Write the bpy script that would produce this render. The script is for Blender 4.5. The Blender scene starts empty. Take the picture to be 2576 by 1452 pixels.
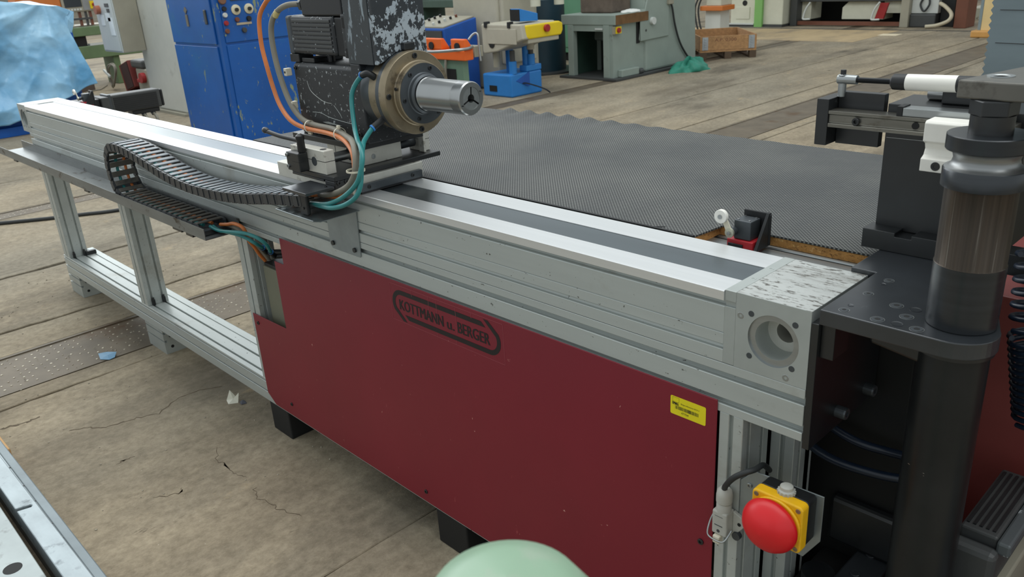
import bpy, math, random
from mathutils import Vector, Matrix
random.seed(7)
SC = bpy.context.scene
COL = SC.collection
# ------------------------------------------------------------------ camera
cam_d = bpy.data.cameras.new('camera'); cam = bpy.data.objects.new('camera', cam_d); COL.objects.link(cam)
SC.camera = cam
cam_d.sensor_fit = 'HORIZONTAL'; cam_d.sensor_width = 36.0
cam_d.lens = 2071.557 / 2576 * 36.0
cam_d.clip_start = 0.02; cam_d.clip_end = 200
def cam_axes(yaw, pitch, roll):
    a, b, c = yaw, pitch, roll
    f = Vector((math.cos(b)*math.cos(a), math.cos(b)*math.sin(a), math.sin(b)))
    r0 = Vector((math.sin(a), -math.cos(a), 0)); u0 = r0.cross(f)
    r = r0*math.cos(c) + u0*math.sin(c); u = u0*math.cos(c) - r0*math.sin(c)
    return r, u, f
_r, _u, _f = cam_axes(2.39147468, -0.38190678, -0.06397661)
CAMPOS = Vector((0.52, -1.10, 1.50))
M = Matrix.Identity(4)
for i in range(3):
    M[i][0] = _r[i]; M[i][1] = _u[i]; M[i][2] = -_f[i]; M[i][3] = CAMPOS[i]
cam.matrix_world = M
cam_d.dof.use_dof = True; cam_d.dof.focus_distance = 1.9; cam_d.dof.aperture_fstop = 11.0
# ------------------------------------------------------------------ world + light
W = bpy.data.worlds.new('hall_sky'); SC.world = W; W.use_nodes = True
bg = W.node_tree.nodes['Background']; bg.inputs[0].default_value = (0.90, 0.97, 1.0, 1); bg.inputs[1].default_value = 0.74
def area(name, loc, rot, sx, sy, power, col=(1, 1, 1)):
    d = bpy.data.lights.new(name, 'AREA'); d.shape = 'RECTANGLE'; d.size = sx; d.size_y = sy; d.energy = power; d.color = col
    o = bpy.data.objects.new(name, d); COL.objects.link(o); o.location = loc; o.rotation_euler = rot; return o
# roof glazing strip running along the hall, and the glazed gable far to the left
area('roof_skylight', (-5.0, 1.5, 9.0), (0, 0, 0), 26, 6, 1150, (0.98, 1.0, 0.985))
area('gable_window', (-27.0, 5.0, 8.5), (0, math.radians(-75), 0), 9, 24, 2000, (0.93, 0.98, 1.0))
SC.view_settings.view_transform = 'Standard'; SC.view_settings.look = 'None'
SC.view_settings.gamma = 1.0; SC.view_settings.use_curve_mapping = False
SC.view_settings.exposure = 0.0
# ------------------------------------------------------------------ materials
def lin(c):
    return tuple(((x/255)/12.92 if x <= 10 else (((x/255)+0.055)/1.055)**2.4) for x in c)
class NT:
    def __init__(s, name):
        s.m = bpy.data.materials.new(name); s.m.use_nodes = True; s.t = s.m.node_tree
        s.b = s.t.nodes['Principled BSDF']; s.pos = s.t.nodes.new('ShaderNodeNewGeometry').outputs['Position']
    def n(s, t, **k):
        x = s.t.nodes.new(t)
        for a, v in k.items():
            if a in ('inp',):
                for i, vv in v.items():
                    x.inputs[i].default_value = vv
            else: setattr(x, a, v)
        return x
    def l(s, a, b): s.t.links.new(a, b)
    def vec(s, sc=(1, 1, 1), off=(0, 0, 0), rot=(0, 0, 0)):
        mp = s.n('ShaderNodeMapping'); mp.inputs['Scale'].default_value = sc; mp.inputs['Location'].default_value = off
        mp.inputs['Rotation'].default_value = rot
        s.l(s.pos, mp.inputs['Vector']); return mp.outputs[0]
    def noise(s, scale, sc=(1, 1, 1), detail=4, rough=.6, off=(0, 0, 0), rot=(0, 0, 0)):
        nz = s.n('ShaderNodeTexNoise'); nz.inputs['Scale'].default_value = scale; nz.inputs['Detail'].default_value = detail
        nz.inputs['Roughness'].default_value = rough; s.l(s.vec(sc, off, rot), nz.inputs['Vector']); return nz.outputs['Fac']
    def ramp(s, fac, a, b, ca=(0, 0, 0, 1), cb=(1, 1, 1, 1)):
        r = s.n('ShaderNodeValToRGB'); r.color_ramp.elements[0].position = a; r.color_ramp.elements[1].position = b
        r.color_ramp.elements[0].color = ca; r.color_ramp.elements[1].color = cb; s.l(fac, r.inputs[0]); return r.outputs[0]
    def mix(s, fac, a, b):
        x = s.n('ShaderNodeMix', data_type='RGBA')
        if isinstance(fac, (int, float)): x.inputs[0].default_value = fac
        else: s.l(fac, x.inputs[0])
        for i, v in ((6, a), (7, b)):
            if isinstance(v, tuple): x.inputs[i].default_value = (*v[:3], 1)
            else: s.l(v, x.inputs[i])
        return x.outputs[2]
    def math(s, op, a, b=None):
        x = s.n('ShaderNodeMath', operation=op)
        for i, v in ((0, a), (1, b)):
            if v is None: continue
            if isinstance(v, (int, float)): x.inputs[i].default_value = v
            else: s.l(v, x.inputs[i])
        return x.outputs[0]
    def bump(s, h, strength=.3, dist=.002):
        b = s.n('ShaderNodeBump'); b.inputs['Strength'].default_value = strength; b.inputs['Distance'].default_value = dist
        s.l(h, b.inputs['Height']); s.l(b.outputs[0], s.b.inputs['Normal'])
    def fin(s, col, rough=.5, metal=0., spec=.5):
        if isinstance(col, tuple): s.b.inputs['Base Color'].default_value = (*col[:3], 1)
        else: s.l(col, s.b.inputs['Base Color'])
        if isinstance(rough, (int, float)): s.b.inputs['Roughness'].default_value = rough
        else: s.l(rough, s.b.inputs['Roughness'])
        if isinstance(metal, (int, float)): s.b.inputs['Metallic'].default_value = metal
        else: s.l(metal, s.b.inputs['Metallic'])
        s.b.inputs['Specular IOR Level'].default_value = spec
        return s.m
MATS = {}
def mat(name, rgb, rough=.5, metal=0., var=.12, vs=6, st=(1, 1, 1), chips=(), bump=0, bs=60, spec=.5):
    """plain painted / plastic / metal surface: base colour with soft noise variation and optional worn patches"""
    if name in MATS: return MATS[name]
    k = NT(name); c = lin(rgb)
    f = k.noise(vs, st)
    col = k.mix(k.ramp(f, .3, .7), tuple(x*(1-var) for x in c), tuple(min(1, x*(1+var)) for x in c))
    for (crgb, scale, lo, hi, cst) in chips:
        msk = k.ramp(k.noise(scale, cst, detail=6, rough=.65, off=(3.1*scale % 7, 1.7, 0.4)), lo, hi)
        col = k.mix(msk, col, lin(crgb))
    if bump: k.bump(k.noise(bs, st), bump, .001)
    MATS[name] = k.fin(col, rough, metal, spec); return MATS[name]

ALU = mat('anodised_aluminium', (184, 190, 187), .42, .38, .06, 3, (.6, 6, 6), [((84, 84, 78), 85, .665, .68, (.6, 1, 1)), ((150, 146, 134), 5, .58, .80, (.8, 1, 1))], .05, 300)
ALU_TOP = mat('bright_aluminium_cover', (232, 234, 234), .36, .8, .03, 5, (.3, 20, 20), [((120, 120, 118), 60, .72, .75, (.2, 1, 1))])
ALU_BLOCK = mat('milled_aluminium', (176, 182, 179), .45, .45, .08, 10, (1, 1, 1), [((78, 76, 70), 26, .69, .74, (.35, 1, 1))])
ALU_WORN = mat('scuffed_aluminium', (196, 199, 196), .45, .6, .06, 12, (.3, 3, 1), [((108, 106, 100), 150, .545, .60, (.32, 1.1, 1)), ((140, 138, 132), 16, .54, .70, (.25, 1.4, 1))])
ALU_DIRTY = mat('dirty_white_aluminium', (206, 205, 196), .5, .45, .1, 14, (1, 1, 1), [((120, 112, 98), 22, .60, .72, (1, 1, 1))])
BAND = mat('steel_cover_band', (108, 117, 121), .26, .95, .08, 2.2, (1, 8, 1))
STEEL = mat('bright_steel', (172, 174, 174), .29, .95, .06, 9)
STEEL_BR = mat('brushed_steel', (168, 172, 172), .36, .9, .1, 20, (.4, 3, 3))
SHEET = mat('galvanised_sheet', (150, 158, 160), .42, .7, .12, 12)
BLKOX = mat('black_oxide_steel', (27, 30, 32), .36, .25, .25, 14, (1, 1, 1), [((96, 98, 98), 48, .70, .76, (1, 1, 1))], spec=.9)
BLKPLATE = mat('burnished_dark_steel', (46, 50, 54), .30, .25, .25, 9, (1, 1, 1), [((96, 102, 104), 30, .66, .80, (1, 1, 1))], spec=1.)
BROWNST = mat('heat_tinted_steel', (70, 62, 54), .34, .7, .35, 30, (4, 4, .06), [((70, 60, 50), 46, .52, .70, (4, 4, .04)), ((128, 122, 112), 70, .60, .76, (4, 4, .04))])
DARKST = mat('dark_turned_steel', (44, 48, 52), .28, .45, .2, 20, (.4, .4, 6), spec=.9)
GROOVE = mat('polished_groove_steel', (150, 152, 152), .38, .85, .15, 60, (.1, .1, 4))
BRONZE = mat('tarnished_bronze', (146, 134, 112), .42, .7, .18, 18, (1, 1, 1), [((90, 82, 70), 20, .58, .72, (1, 1, 1))])
DIRTYBAR = mat('oily_guide_steel', (128, 126, 118), .32, .8, .2, 30, (.3, 1, 2), [((84, 76, 62), 22, .56, .72, (.6, 1, 1))])
GREYFL = mat('phosphated_grey_steel', (82, 87, 91), .42, .6, .12, 18)
BLKPAINT = mat('chipped_black_paint', (38, 41, 44), .45, .1, .15, 10, (1, 1, 1), [((164, 170, 172), 95, .615, .63, (1, 1, .8)), ((150, 156, 158), 34, .68, .69, (1, 1, .6))], .05, 160)
def worn_paint():
    k = NT('heavily_worn_black_paint'); base = k.mix(k.noise(14), lin((40, 44, 48)), lin((56, 61, 65)))
    big = k.noise(6.5, (1, 1, 1), 2, .5, (2.3, .7, .6)); fine = k.noise(80, (1, 1, .8), 5, .62); mid = k.noise(30, (1, 1, .8), 5, .6, (4, 1, 2))
    h = k.math('ADD', k.math('MULTIPLY', big, .55), k.math('ADD', k.math('MULTIPLY', fine, .65), k.math('MULTIPLY', mid, .30)))
    m = k.ramp(h, .742, .765); k.bump(m, .35, .0015)
    return k.fin(k.mix(m, base, k.mix(k.noise(9), lin((150, 164, 176)), lin((178, 186, 190)))), .5, .1)
WORN = worn_paint()
WORN2 = mat('edge_worn_black_paint', (58, 63, 66), .5, .1, .12, 14, (1, 1, 1), [((140, 152, 160), 11, .58, .60, (2.2, 1, .5)), ((158, 172, 182), 70, .65, .68, (1, 1, 1))], .1, 120)
BLKPL = mat('black_plastic', (24, 26, 28), .45, 0, .12, 20)
CHAINM = mat('chain_nylon', (44, 47, 50), .42, 0, .18, 25, (1, 1, 1), [((104, 98, 88), 14, .62, .80, (1, 1, 1))])
DUSTY = mat('dusty_chain_nylon', (84, 81, 74), .65, 0, .2, 20, (1, 1, 1), [((50, 50, 49), 18, .56, .72, (1, 1, 1))])
CHAINSHEEN = mat('chain_sheen_nylon', (98, 106, 112), .38, 0, .15, 25, (1, 1, 1), [((62, 60, 56), 22, .60, .74, (1, 1, 1))])  # reflected sky on the upper crossbars painted in as lighter blue grey
RUBBLK = mat('black_rubber', (20, 22, 24), .6, 0, .1, 30)
REDP = mat('dark_red_paint', (124, 23, 41), .40, 0, .08, 2.2, (1, 1, 1), [((196, 140, 130), 60, .705, .715, (1, 1, .7)), ((150, 60, 66), 26, .69, .70, (1, 1, .35))], .03, 400)
REDCAB = mat('faded_red_paint', (120, 52, 48), .5, 0, .2, 3)
DECAL = mat('black_print', (24, 17, 18), .5, 0, .1, 40)
CLEAR = mat('clear_film_edge', (150, 70, 78), .4, 0, .05, 40)
YELP = mat('yellow_sticker', (232, 216, 20), .5, 0, .04, 20)
YELBOX = mat('yellow_plastic', (232, 178, 22), .42, 0, .1, 25, (1, 1, 1), [((150, 110, 30), 60, .73, .78, (1, 1, 1))])
REDBTN = mat('red_plastic', (214, 26, 34), .36, 0, .06, 12, (1, 1, 1), [((235, 130, 130), 70, .735, .76, (1, 1, .4))])
GREYPL = mat('light_grey_plastic', (176, 176, 168), .5, 0, .08, 25)
WHITEPL = mat('white_nylon', (236, 234, 226), .4, 0, .05, 20, (1, 1, 1), [((150, 144, 130), 40, .70, .80, (1, 1, 1))])
CREAMPL = mat('cream_plastic', (214, 208, 188), .45, 0, .05, 30)
TEAL = mat('teal_air_hose', (44, 128, 128), .38, 0, .1, 30)
ORANGE = mat('orange_cable', (206, 118, 58), .5, 0, .15, 14)
GREYC = mat('grey_cable', (128, 124, 112), .55, 0, .1, 14)
BLUEHOSE = mat('dark_blue_hose', (18, 30, 46), .35, 0, .15, 20)
BLKCABLE = mat('black_cable', (40, 43, 44), .55, 0, .1, 20)
def woodmat(name, rgb, sc, st):
    return mat(name, rgb, .75, 0, .22, sc, st, [((90, 60, 34), sc*2.4, .60, .76, st)], .3, sc*3)
CHIP = mat('particle_board', (176, 128, 70), .85, 0, .25, 60, (1, 1, 1), [((98, 62, 30), 150, .56, .66, (1, 1, 2)), ((214, 176, 116), 130, .62, .70, (1, 2, 1))], .6, 160)
WOOD = woodmat('raw_pine', (196, 156, 108), 5, (1, 8, 8))
WOODX = woodmat('crate_pine', (168, 128, 86), 5, (1, 6, 6))
OLIVE = mat('olive_box_sheet', (116, 116, 98), .6, .1, .1, 5)
# rubber mat with fine dimples
def rubber_mat():
    k = NT('dimpled_rubber')
    s = k.n('ShaderNodeSeparateXYZ'); k.l(k.vec((1, 1, 1), rot=(0, 0, math.radians(45))), s.inputs[0])
    kx = 2*math.pi/0.0060
    a = k.math('SINE', k.math('MULTIPLY', s.outputs[0], kx)); b = k.math('SINE', k.math('MULTIPLY', s.outputs[1], kx))
    h = k.math('ADD', a, b)
    pit = k.ramp(k.math('MULTIPLY_ADD', h, .25), .42, .75)
    pit.node.inputs[0].links[0].from_node.inputs[2].default_value = .5
    base = k.mix(k.ramp(k.noise(3.5, (1, 1, 1), 6), .35, .7), lin((94, 97, 97)), lin((128, 129, 124)))
    base = k.mix(k.ramp(k.noise(90, (1, 1, 1), 2), .735, .75), base, lin((170, 160, 145)))
    col = k.mix(pit, lin((48, 50, 51)), base)  # shade inside the dimples painted into the colour
    k.bump(h, .5, .0015)
    return k.fin(col, .6, 0, .4)
RUBMAT = rubber_mat()
def concrete():
    k = NT('worn_concrete')
    a = k.noise(.5, (1, .5, 1), 5, .6); b = k.noise(2.6, (1, .42, 1), 9, .7); c = k.noise(34, (1, .8, 1), 6, .75); d = k.noise(170, (1, 1, 1), 2)
    col = k.mix(k.ramp(b, .30, .70), lin((120, 110, 94)), lin((176, 163, 140)))
    col = k.mix(k.ramp(a, .42, .62), col, k.mix(k.ramp(b, .35, .65), lin((128, 121, 107)), lin((154, 146, 130))))
    st = k.n('ShaderNodeMix', data_type='RGBA', blend_type='MULTIPLY'); st.inputs[0].default_value = 1
    k.l(col, st.inputs[6]); k.l(k.ramp(c, .30, .62, (.66, .64, .60, 1), (1.08, 1.07, 1.04, 1)), st.inputs[7]); col = st.outputs[2]
    col = k.mix(k.ramp(k.noise(1.3, (1, .38, 1), 6, .62, (5, 2, 0)), .56, .72), col, lin((84, 77, 66)))
    col = k.mix(k.ramp(k.noise(.8, (1, .3, 1), 6, .62, (1, 7, 0)), .56, .70), col, lin((98, 89, 75)))
    col = k.mix(k.ramp(k.noise(3.1, (1, .5, 1), 8, .78, (9, 4, 0)), .60, .72), col, lin((176, 156, 124)))
    col = k.mix(k.ramp(k.noise(9, (1, .35, 1), 5, .7, (3, 8, 0)), .66, .72), col, lin((82, 72, 58)))
    col = k.mix(k.ramp(d, .745, .76), col, lin((205, 196, 180)))
    h = k.math('ADD', k.math('MULTIPLY', b, .8), k.math('MULTIPLY', c, .45))
    k.bump(h, .6, .014)
    return k.fin(col, .82, 0, .3)
CONC = concrete()
CHECK = mat('floor_plate_steel', (106, 96, 81), .6, .35, .2, 6, (1, 1, 1), [((92, 70, 46), 4, .56, .74, (1, 1, 1))], .2, 90)
STUDM = mat('polished_floor_stud', (176, 168, 150), .4, .6, .3, 60, (1, 1, 1), [((110, 98, 80), 22, .5, .6, (1, 1, 1))])
DIRT = mat('joint_dirt', (62, 54, 43), .95, 0, .25, 20)
PLASTIC = NT('blue_plastic_film')
_c = PLASTIC.mix(PLASTIC.ramp(PLASTIC.noise(1.4, (1, 1, 1), 5, .55), .36, .66), lin((104, 166, 208)), lin((162, 206, 232)))
PLASTIC.bump(PLASTIC.math('ABSOLUTE', PLASTIC.math('SUBTRACT', PLASTIC.noise(5, (1, 1, 1), 3, .5), .5)), .28, .05)
PLASTIC.b.inputs['Transmission Weight'].default_value = 0.0
PLASTIC = PLASTIC.fin(_c, .28, 0, .5)
BLUECAB = mat('chipped_blue_paint', (10, 82, 158), .42, 0, .14, 2.5, (1, 1, 1), [((128, 138, 108), 9, .635, .65, (1, 1, .35)), ((128, 138, 108), 26, .66, .67, (1, 1, .6)), ((18, 96, 150), 1.5, .56, .75, (1, 1, 1))], .06, 30)
BLUEM = mat('bright_blue_paint', (38, 122, 196), .45, 0, .1, 4)
BLUED = mat('desk_blue_paint', (28, 84, 168), .45, 0, .12, 4)
BLUETM = mat('machine_blue_paint', (14, 88, 172), .45, 0, .1, 4)
CREAM = mat('cream_grey_paint', (198, 198, 188), .55, 0, .06, 3, (1, 1, 1), [((140, 138, 126), 3, .60, .8, (1, 1, 1))])
LGREY = mat('light_cabinet_grey', (196, 200, 196), .5, 0, .05, 3)
BEIGEGR = mat('beige_grey_paint', (150, 146, 130), .55, 0, .1, 3)
PRESSGR = mat('press_warm_grey', (172, 168, 152), .55, 0, .08, 4)
GREENM = mat('machine_green_paint', (104, 132, 112), .55, 0, .1, 4)
GREYGR = mat('grey_green_paint', (138, 150, 142), .55, 0, .08, 3, (1, 1, 1), [((96, 98, 84), 5, .66, .78, (1, 1, 1))])
GREENB = mat('green_beam_paint', (98, 120, 84), .55, 0, .12, 4)
MINT = mat('mint_cabinet_paint', (92, 142, 112), .5, 0, .08, 3)
DGREEN = mat('dark_green_paint', (48, 72, 62), .55, 0, .15, 4)
RUSTY = mat('rusty_steel', (116, 86, 54), .7, .3, .25, 9)
BROWNBLK = mat('rust_brown_block', (104, 92, 82), .75, .2, .3, 5)
ORPL = mat('orange_console_paint', (232, 102, 30), .42, 0, .06, 5)
ORPAN = mat('orange_panel', (196, 112, 48), .5, 0, .08, 4)
YELM = mat('machine_yellow', (222, 194, 20), .45, 0, .06, 5)
TARPG = mat('green_tarp', (44, 128, 108), .6, 0, .15, 12, (1, 1, 1), (), .4, 40)
OFFWH = mat('off_white_paint', (196, 196, 178), .55, 0, .08, 4, (1, 1, 1), [((110, 96, 72), 6, .68, .76, (1, 1, 1))])
LIMEG = mat('lime_green_paint', (120, 172, 96), .5, 0, .06, 4)
DKGREY = mat('dark_grey_paint', (62, 64, 64), .5, 0, .12, 5)
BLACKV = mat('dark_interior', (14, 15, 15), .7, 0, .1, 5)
SALMON = mat('tan_paper', (214, 180, 158), .8, 0, .08, 5)
PALEY = mat('pale_yellow_paint', (216, 190, 136), .55, 0, .06, 4)
BLUEGREY = mat('blue_grey_sheet', (132, 146, 150), .45, .35, .10, 3, (1, 1, 4))
MINTFG = mat('mint_machine_paint', (134, 163, 138), .38, 0, .05, 10, (1, 1, 1), [((150, 162, 146), 8, .58, .72, (1, 1, 1))])
CREAMH = mat('beige_hose', (190, 180, 156), .55, 0, .08, 8)
BROWNP = mat('brown_paint', (110, 66, 48), .6, 0, .12, 4)
REDM = mat('crimson_paint', (150, 34, 36), .5, 0, .1, 4)
GLASSD = mat('dark_screen', (44, 50, 54), .2, 0, .1, 4)
# ------------------------------------------------------------------ geometry helpers
WORLD = {}
class MB:
    def __init__(s): s.v = []; s.f = []
    def raw(s, v, f):
        o = len(s.v); s.v += [Vector(p) for p in v]; s.f += [tuple(i+o for i in q) for q in f]; return s
    def box(s, x0, x1, y0, y1, z0, z1):
        if x0 > x1: x0, x1 = x1, x0
        if y0 > y1: y0, y1 = y1, y0
        if z0 > z1: z0, z1 = z1, z0
        return s.raw([(x0,y0,z0),(x1,y0,z0),(x1,y1,z0),(x0,y1,z0),(x0,y0,z1),(x1,y0,z1),(x1,y1,z1),(x0,y1,z1)],
                     [(0,3,2,1),(4,5,6,7),(0,1,5,4),(1,2,6,5),(2,3,7,6),(3,0,4,7)])
    def prism(s, poly, axis, a, b):
        """poly: 2D points; axis 'x' -> (y,z), 'y' -> (x,z), 'z' -> (x,y)"""
        ar = sum(poly[i][0]*poly[(i+1) % len(poly)][1]-poly[(i+1) % len(poly)][0]*poly[i][1] for i in range(len(poly)))
        if (ar < 0) != (axis == 'y'): poly = poly[::-1]
        P = {'x': lambda p, t: (t, p[0], p[1]), 'y': lambda p, t: (p[0], t, p[1]), 'z': lambda p, t: (p[0], p[1], t)}[axis]
        lo, hi = min(a, b), max(a, b); n = len(poly)
        v = [P(p, lo) for p in poly] + [P(p, hi) for p in poly]
        f = [tuple(range(n))[::-1], tuple(range(n, 2*n))] + [(i, (i+1) % n, n+(i+1) % n, n+i) for i in range(n)]
        return s.raw(v, f)
    def cyl(s, p0, p1, r, n=20, r2=None, caps=True, phase=0.):
        p0 = Vector(p0); p1 = Vector(p1); d = (p1-p0).normalized()
        u = d.orthogonal().normalized() if abs(d.z) < .99 else Vector((1, 0, 0)); w = d.cross(u); r2 = r if r2 is None else r2
        ang = [2*math.pi*i/n+phase for i in range(n)]
        v = [p0+(u*math.cos(a)+w*math.sin(a))*r for a in ang] + [p1+(u*math.cos(a)+w*math.sin(a))*r2 for a in ang]
        f = [(i, (i+1) % n, n+(i+1) % n, n+i) for i in range(n)]
        if caps: f += [tuple(range(n))[::-1], tuple(range(n, 2*n))]
        return s.raw(v, f)
    def lathe(s, prof, p0, d, n=40, closed=False):
        """prof: (r, h) along direction d from p0"""
        p0 = Vector(p0); d = Vector(d).normalized()
        u = d.orthogonal().normalized() if abs(d.z) < .99 else Vector((1, 0, 0)); w = d.cross(u)
        v = []; f = []; m = len(prof)
        for r, h in prof:
            for i in range(n):
                a = 2*math.pi*i/n; v.append(p0+d*h+(u*math.cos(a)+w*math.sin(a))*r)
        for j in range(m-1 if not closed else m):
            k = (j+1) % m
            for i in range(n): f.append((j*n+i, j*n+(i+1) % n, k*n+(i+1) % n, k*n+i))
        if not closed:
            if prof[0][0] > 1e-6: f.append(tuple(range(n))[::-1])
            if prof[-1][0] > 1e-6: f.append(tuple((m-1)*n+i for i in range(n)))
        return s.raw(v, f)
    def tube(s, pts, r, n=10, sub=6, smooth=True):
        P = [Vector(p) for p in pts]
        if smooth and len(P) > 2:
            Q = []
            for i in range(len(P)-1):
                a = P[max(i-1, 0)]; b = P[i]; c = P[i+1]; d = P[min(i+2, len(P)-1)]
                for k in range(sub):
                    t = k/sub
                    Q.append(.5*((2*b)+(c-a)*t+(2*a-5*b+4*c-d)*t*t+(3*b-a-3*c+d)*t*t*t))
            Q.append(P[-1]); P = Q
        v = []; f = []; up = None
        for i, p in enumerate(P):
            d = (P[min(i+1, len(P)-1)]-P[max(i-1, 0)]).normalized()
            if up is None: up = d.orthogonal().normalized()
            up = (up-d*up.dot(d)).normalized(); w = d.cross(up)
            for k in range(n):
                a = 2*math.pi*k/n; v.append(p+(up*math.cos(a)+w*math.sin(a))*r)
        for i in range(len(P)-1):
            for k in range(n): f.append((i*n+k, i*n+(k+1) % n, (i+1)*n+(k+1) % n, (i+1)*n+k))
        f += [tuple(range(n))[::-1], tuple((len(P)-1)*n+k for k in range(n))]
        return s.raw(v, f)
    def rot(s, axis, ang, piv):
        R = Matrix.Rotation(ang, 3, axis); piv = Vector(piv); s.v = [R @ (p-piv)+piv for p in s.v]; return s
    def move(s, d): d = Vector(d); s.v = [p+d for p in s.v]; return s
    def build(s, name, mt, parent=None, bevel=0, smooth=0, label=None, cat=None, group=None, kind=None, seg=2, origin=None):
        lo = Vector([min(p[i] for p in s.v) for i in range(3)]); hi = Vector([max(p[i] for p in s.v) for i in range(3)])
        org = Vector(origin) if origin else Vector(((lo.x+hi.x)/2, (lo.y+hi.y)/2, lo.z))
        me = bpy.data.meshes.new(name); me.from_pydata([p-org for p in s.v], [], s.f); me.update()
        me.materials.append(mt)
        o = link(name, me, org, parent)
        if smooth:
            me.polygons.foreach_set('use_smooth', [True]*len(me.polygons))
            me.set_sharp_from_angle(angle=math.radians(smooth))
        if bevel:
            b = o.modifiers.new('bevel', 'BEVEL'); b.width = bevel; b.segments = seg; b.limit_method = 'ANGLE'; b.angle_limit = math.radians(40)
            b.harden_normals = False
        tag(o, label, cat, group, kind); return o
def link(name, data, org, parent=None):
    o = bpy.data.objects.new(name, data); COL.objects.link(o); WORLD[o.name] = Vector(org)
    if parent is not None: o.parent = parent; o.location = Vector(org)-WORLD[parent.name]
    else: o.location = org
    return o
def tag(o, label=None, cat=None, group=None, kind=None):
    if label: o['label'] = label
    if cat: o['category'] = cat
    if group: o['group'] = group
    if kind: o['kind'] = kind
    return o
def thing(name, loc, label, cat, group=None):
    return tag(link(name, None, loc), label, cat, group)
def copy_part(src, org, parent, rot=None):
    o = src.copy(); COL.objects.link(o); WORLD[o.name] = Vector(org); o.parent = parent; o.location = Vector(org)-WORLD[parent.name]
    if rot is not None: o.rotation_euler = rot
    return o
B = lambda *a: MB().box(*a)
def C(p0, p1, r, n=20, **k): return MB().cyl(p0, p1, r, n, **k)
def rrect(x0, x1, z0, z1, r, n=5):
    pts = []
    for cx, cz, a0 in ((x1-r, z1-r, 0), (x0+r, z1-r, 90), (x0+r, z0+r, 180), (x1-r, z0+r, 270)):
        for i in range(n+1):
            a = math.radians(a0+90*i/n); pts.append((cx+r*math.cos(a), cz+r*math.sin(a)))
    return pts
def screw(p, d, r, h, parent, m=BLKOX, name='screw', hexr=None, n=18):
    """socket head cap screw: rim with a real hexagon recess"""
    hr = hexr or r*.52
    u = Vector(d).normalized()
    mb = MB().lathe([(r*1.0, 0), (r, h*.85), (r*.93, h)], p, u, n)
    mb.f.pop()                                   # open top
    base = len(mb.v)-n
    p = Vector(p); w0 = u.orthogonal().normalized() if abs(u.z) < .99 else Vector((1, 0, 0)); w1 = u.cross(w0)
    ring = [p+u*h+(w0*math.cos(2*math.pi*i/n)+w1*math.sin(2*math.pi*i/n))*hr*(1 if i % 3 == 0 else .9) for i in range(n)]
    o = len(mb.v); mb.v += ring; mb.v += [q-u*h*.7 for q in ring]
    for i in range(n):
        j = (i+1) % n
        mb.f.append((base+i, base+j, o+j, o+i)); mb.f.append((o+i, o+j, o+n+j, o+n+i))
    mb.f.append(tuple(o+n+i for i in range(n)))
    return mb.build(name, m, parent)
def text_mesh(txt, x0, x1, z0, z1, y, name, mt, parent, bold=0.0, turn=None):
    cu = bpy.data.curves.new('t', 'FONT'); cu.body = txt; cu.extrude = .02; cu.resolution_u = 3
    ob = bpy.data.objects.new('t', cu); COL.objects.link(ob); bpy.context.view_layer.update()
    me = bpy.data.meshes.new_from_object(ob.evaluated_get(bpy.context.evaluated_depsgraph_get()))
    xs = [v.co.x for v in me.vertices]; ys = [v.co.y for v in me.vertices]; ax, bx, ay, by = min(xs), max(xs), min(ys), max(ys)
    mb = MB(); vs = []
    for v in me.vertices:
        vs.append((x0+(v.co.x-ax)/(bx-ax)*(x1-x0), y-(.0002 if v.co.z > 0 else 0), z0+(v.co.y-ay)/(by-ay)*(z1-z0)))
    fr_ = [tuple(p.vertices) for p in me.polygons if all(me.vertices[i].co.z > 0 for i in p.vertices)]
    for q_, dx in enumerate((0, bold, -bold) if bold else (0,)): mb.raw([(p[0]+dx, p[1]-.00007*q_, p[2]) for p in vs], fr_)
    bpy.data.objects.remove(ob); bpy.data.meshes.remove(me); bpy.data.curves.remove(cu)
    if turn: mb.rot('Z', turn[0], turn[1])
    return mb.build(name, mt, parent)

# ------------------------------------------------------------------ floor
floor = tag(B(-60, 14, -7, 40, -.12, -.012).build('floor', DIRT), kind='structure')
def slab(x0, x1, y0, y1, jl=0., jr=0., top=0., name='slab', m=CONC, seed=0):
    rnd = random.Random(seed); n = max(2, int((y1-y0)/.06)) if (jl or jr) else 1
    def edge(x, j):
        pts = []; w = 0
        for i in range(n+1):
            w = .82*w+rnd.uniform(-1, 1)*j*.55
            pts.append((x+(max(-j*1.6, min(j*1.6, w))), y0+(y1-y0)*i/n))
        return pts
    L = edge(x0, jl); Rr = edge(x1, jr); mb = MB()
    mb.prism([(p[0], p[1]) for p in L] + [(p[0], p[1]) for p in Rr[::-1]], 'z', -.06, top)
    return mb.build(name, m, floor, bevel=.003 if (jl or jr) else .004, seg=1)
YA, YB = -3.5, 34
for i, (a, b, ja, jb, t) in enumerate([(-60, -7.35, 0, .006, 0), (-7.335, -6.27, .006, 0, 0), (-6.04, -4.635, 0, .010, 0),
                                    (-4.62, -3.75, .014, .016, -.001), (-3.72, -3.445, .012, .006, .001), (-3.02, -2.905, .003, .010, -.001), (-2.885, -1.15, .012, .004, .001), (-1.145, 14, .004, 0, 0)]):
    if ja or jb:
        slab(a, b, YA, 3.2, ja, jb, t, seed=i); slab(a, b, 3.203, YB, 0, 0, t, seed=i+40)
    else: slab(a, b, YA, YB, 0, 0, t, seed=i)
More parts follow.
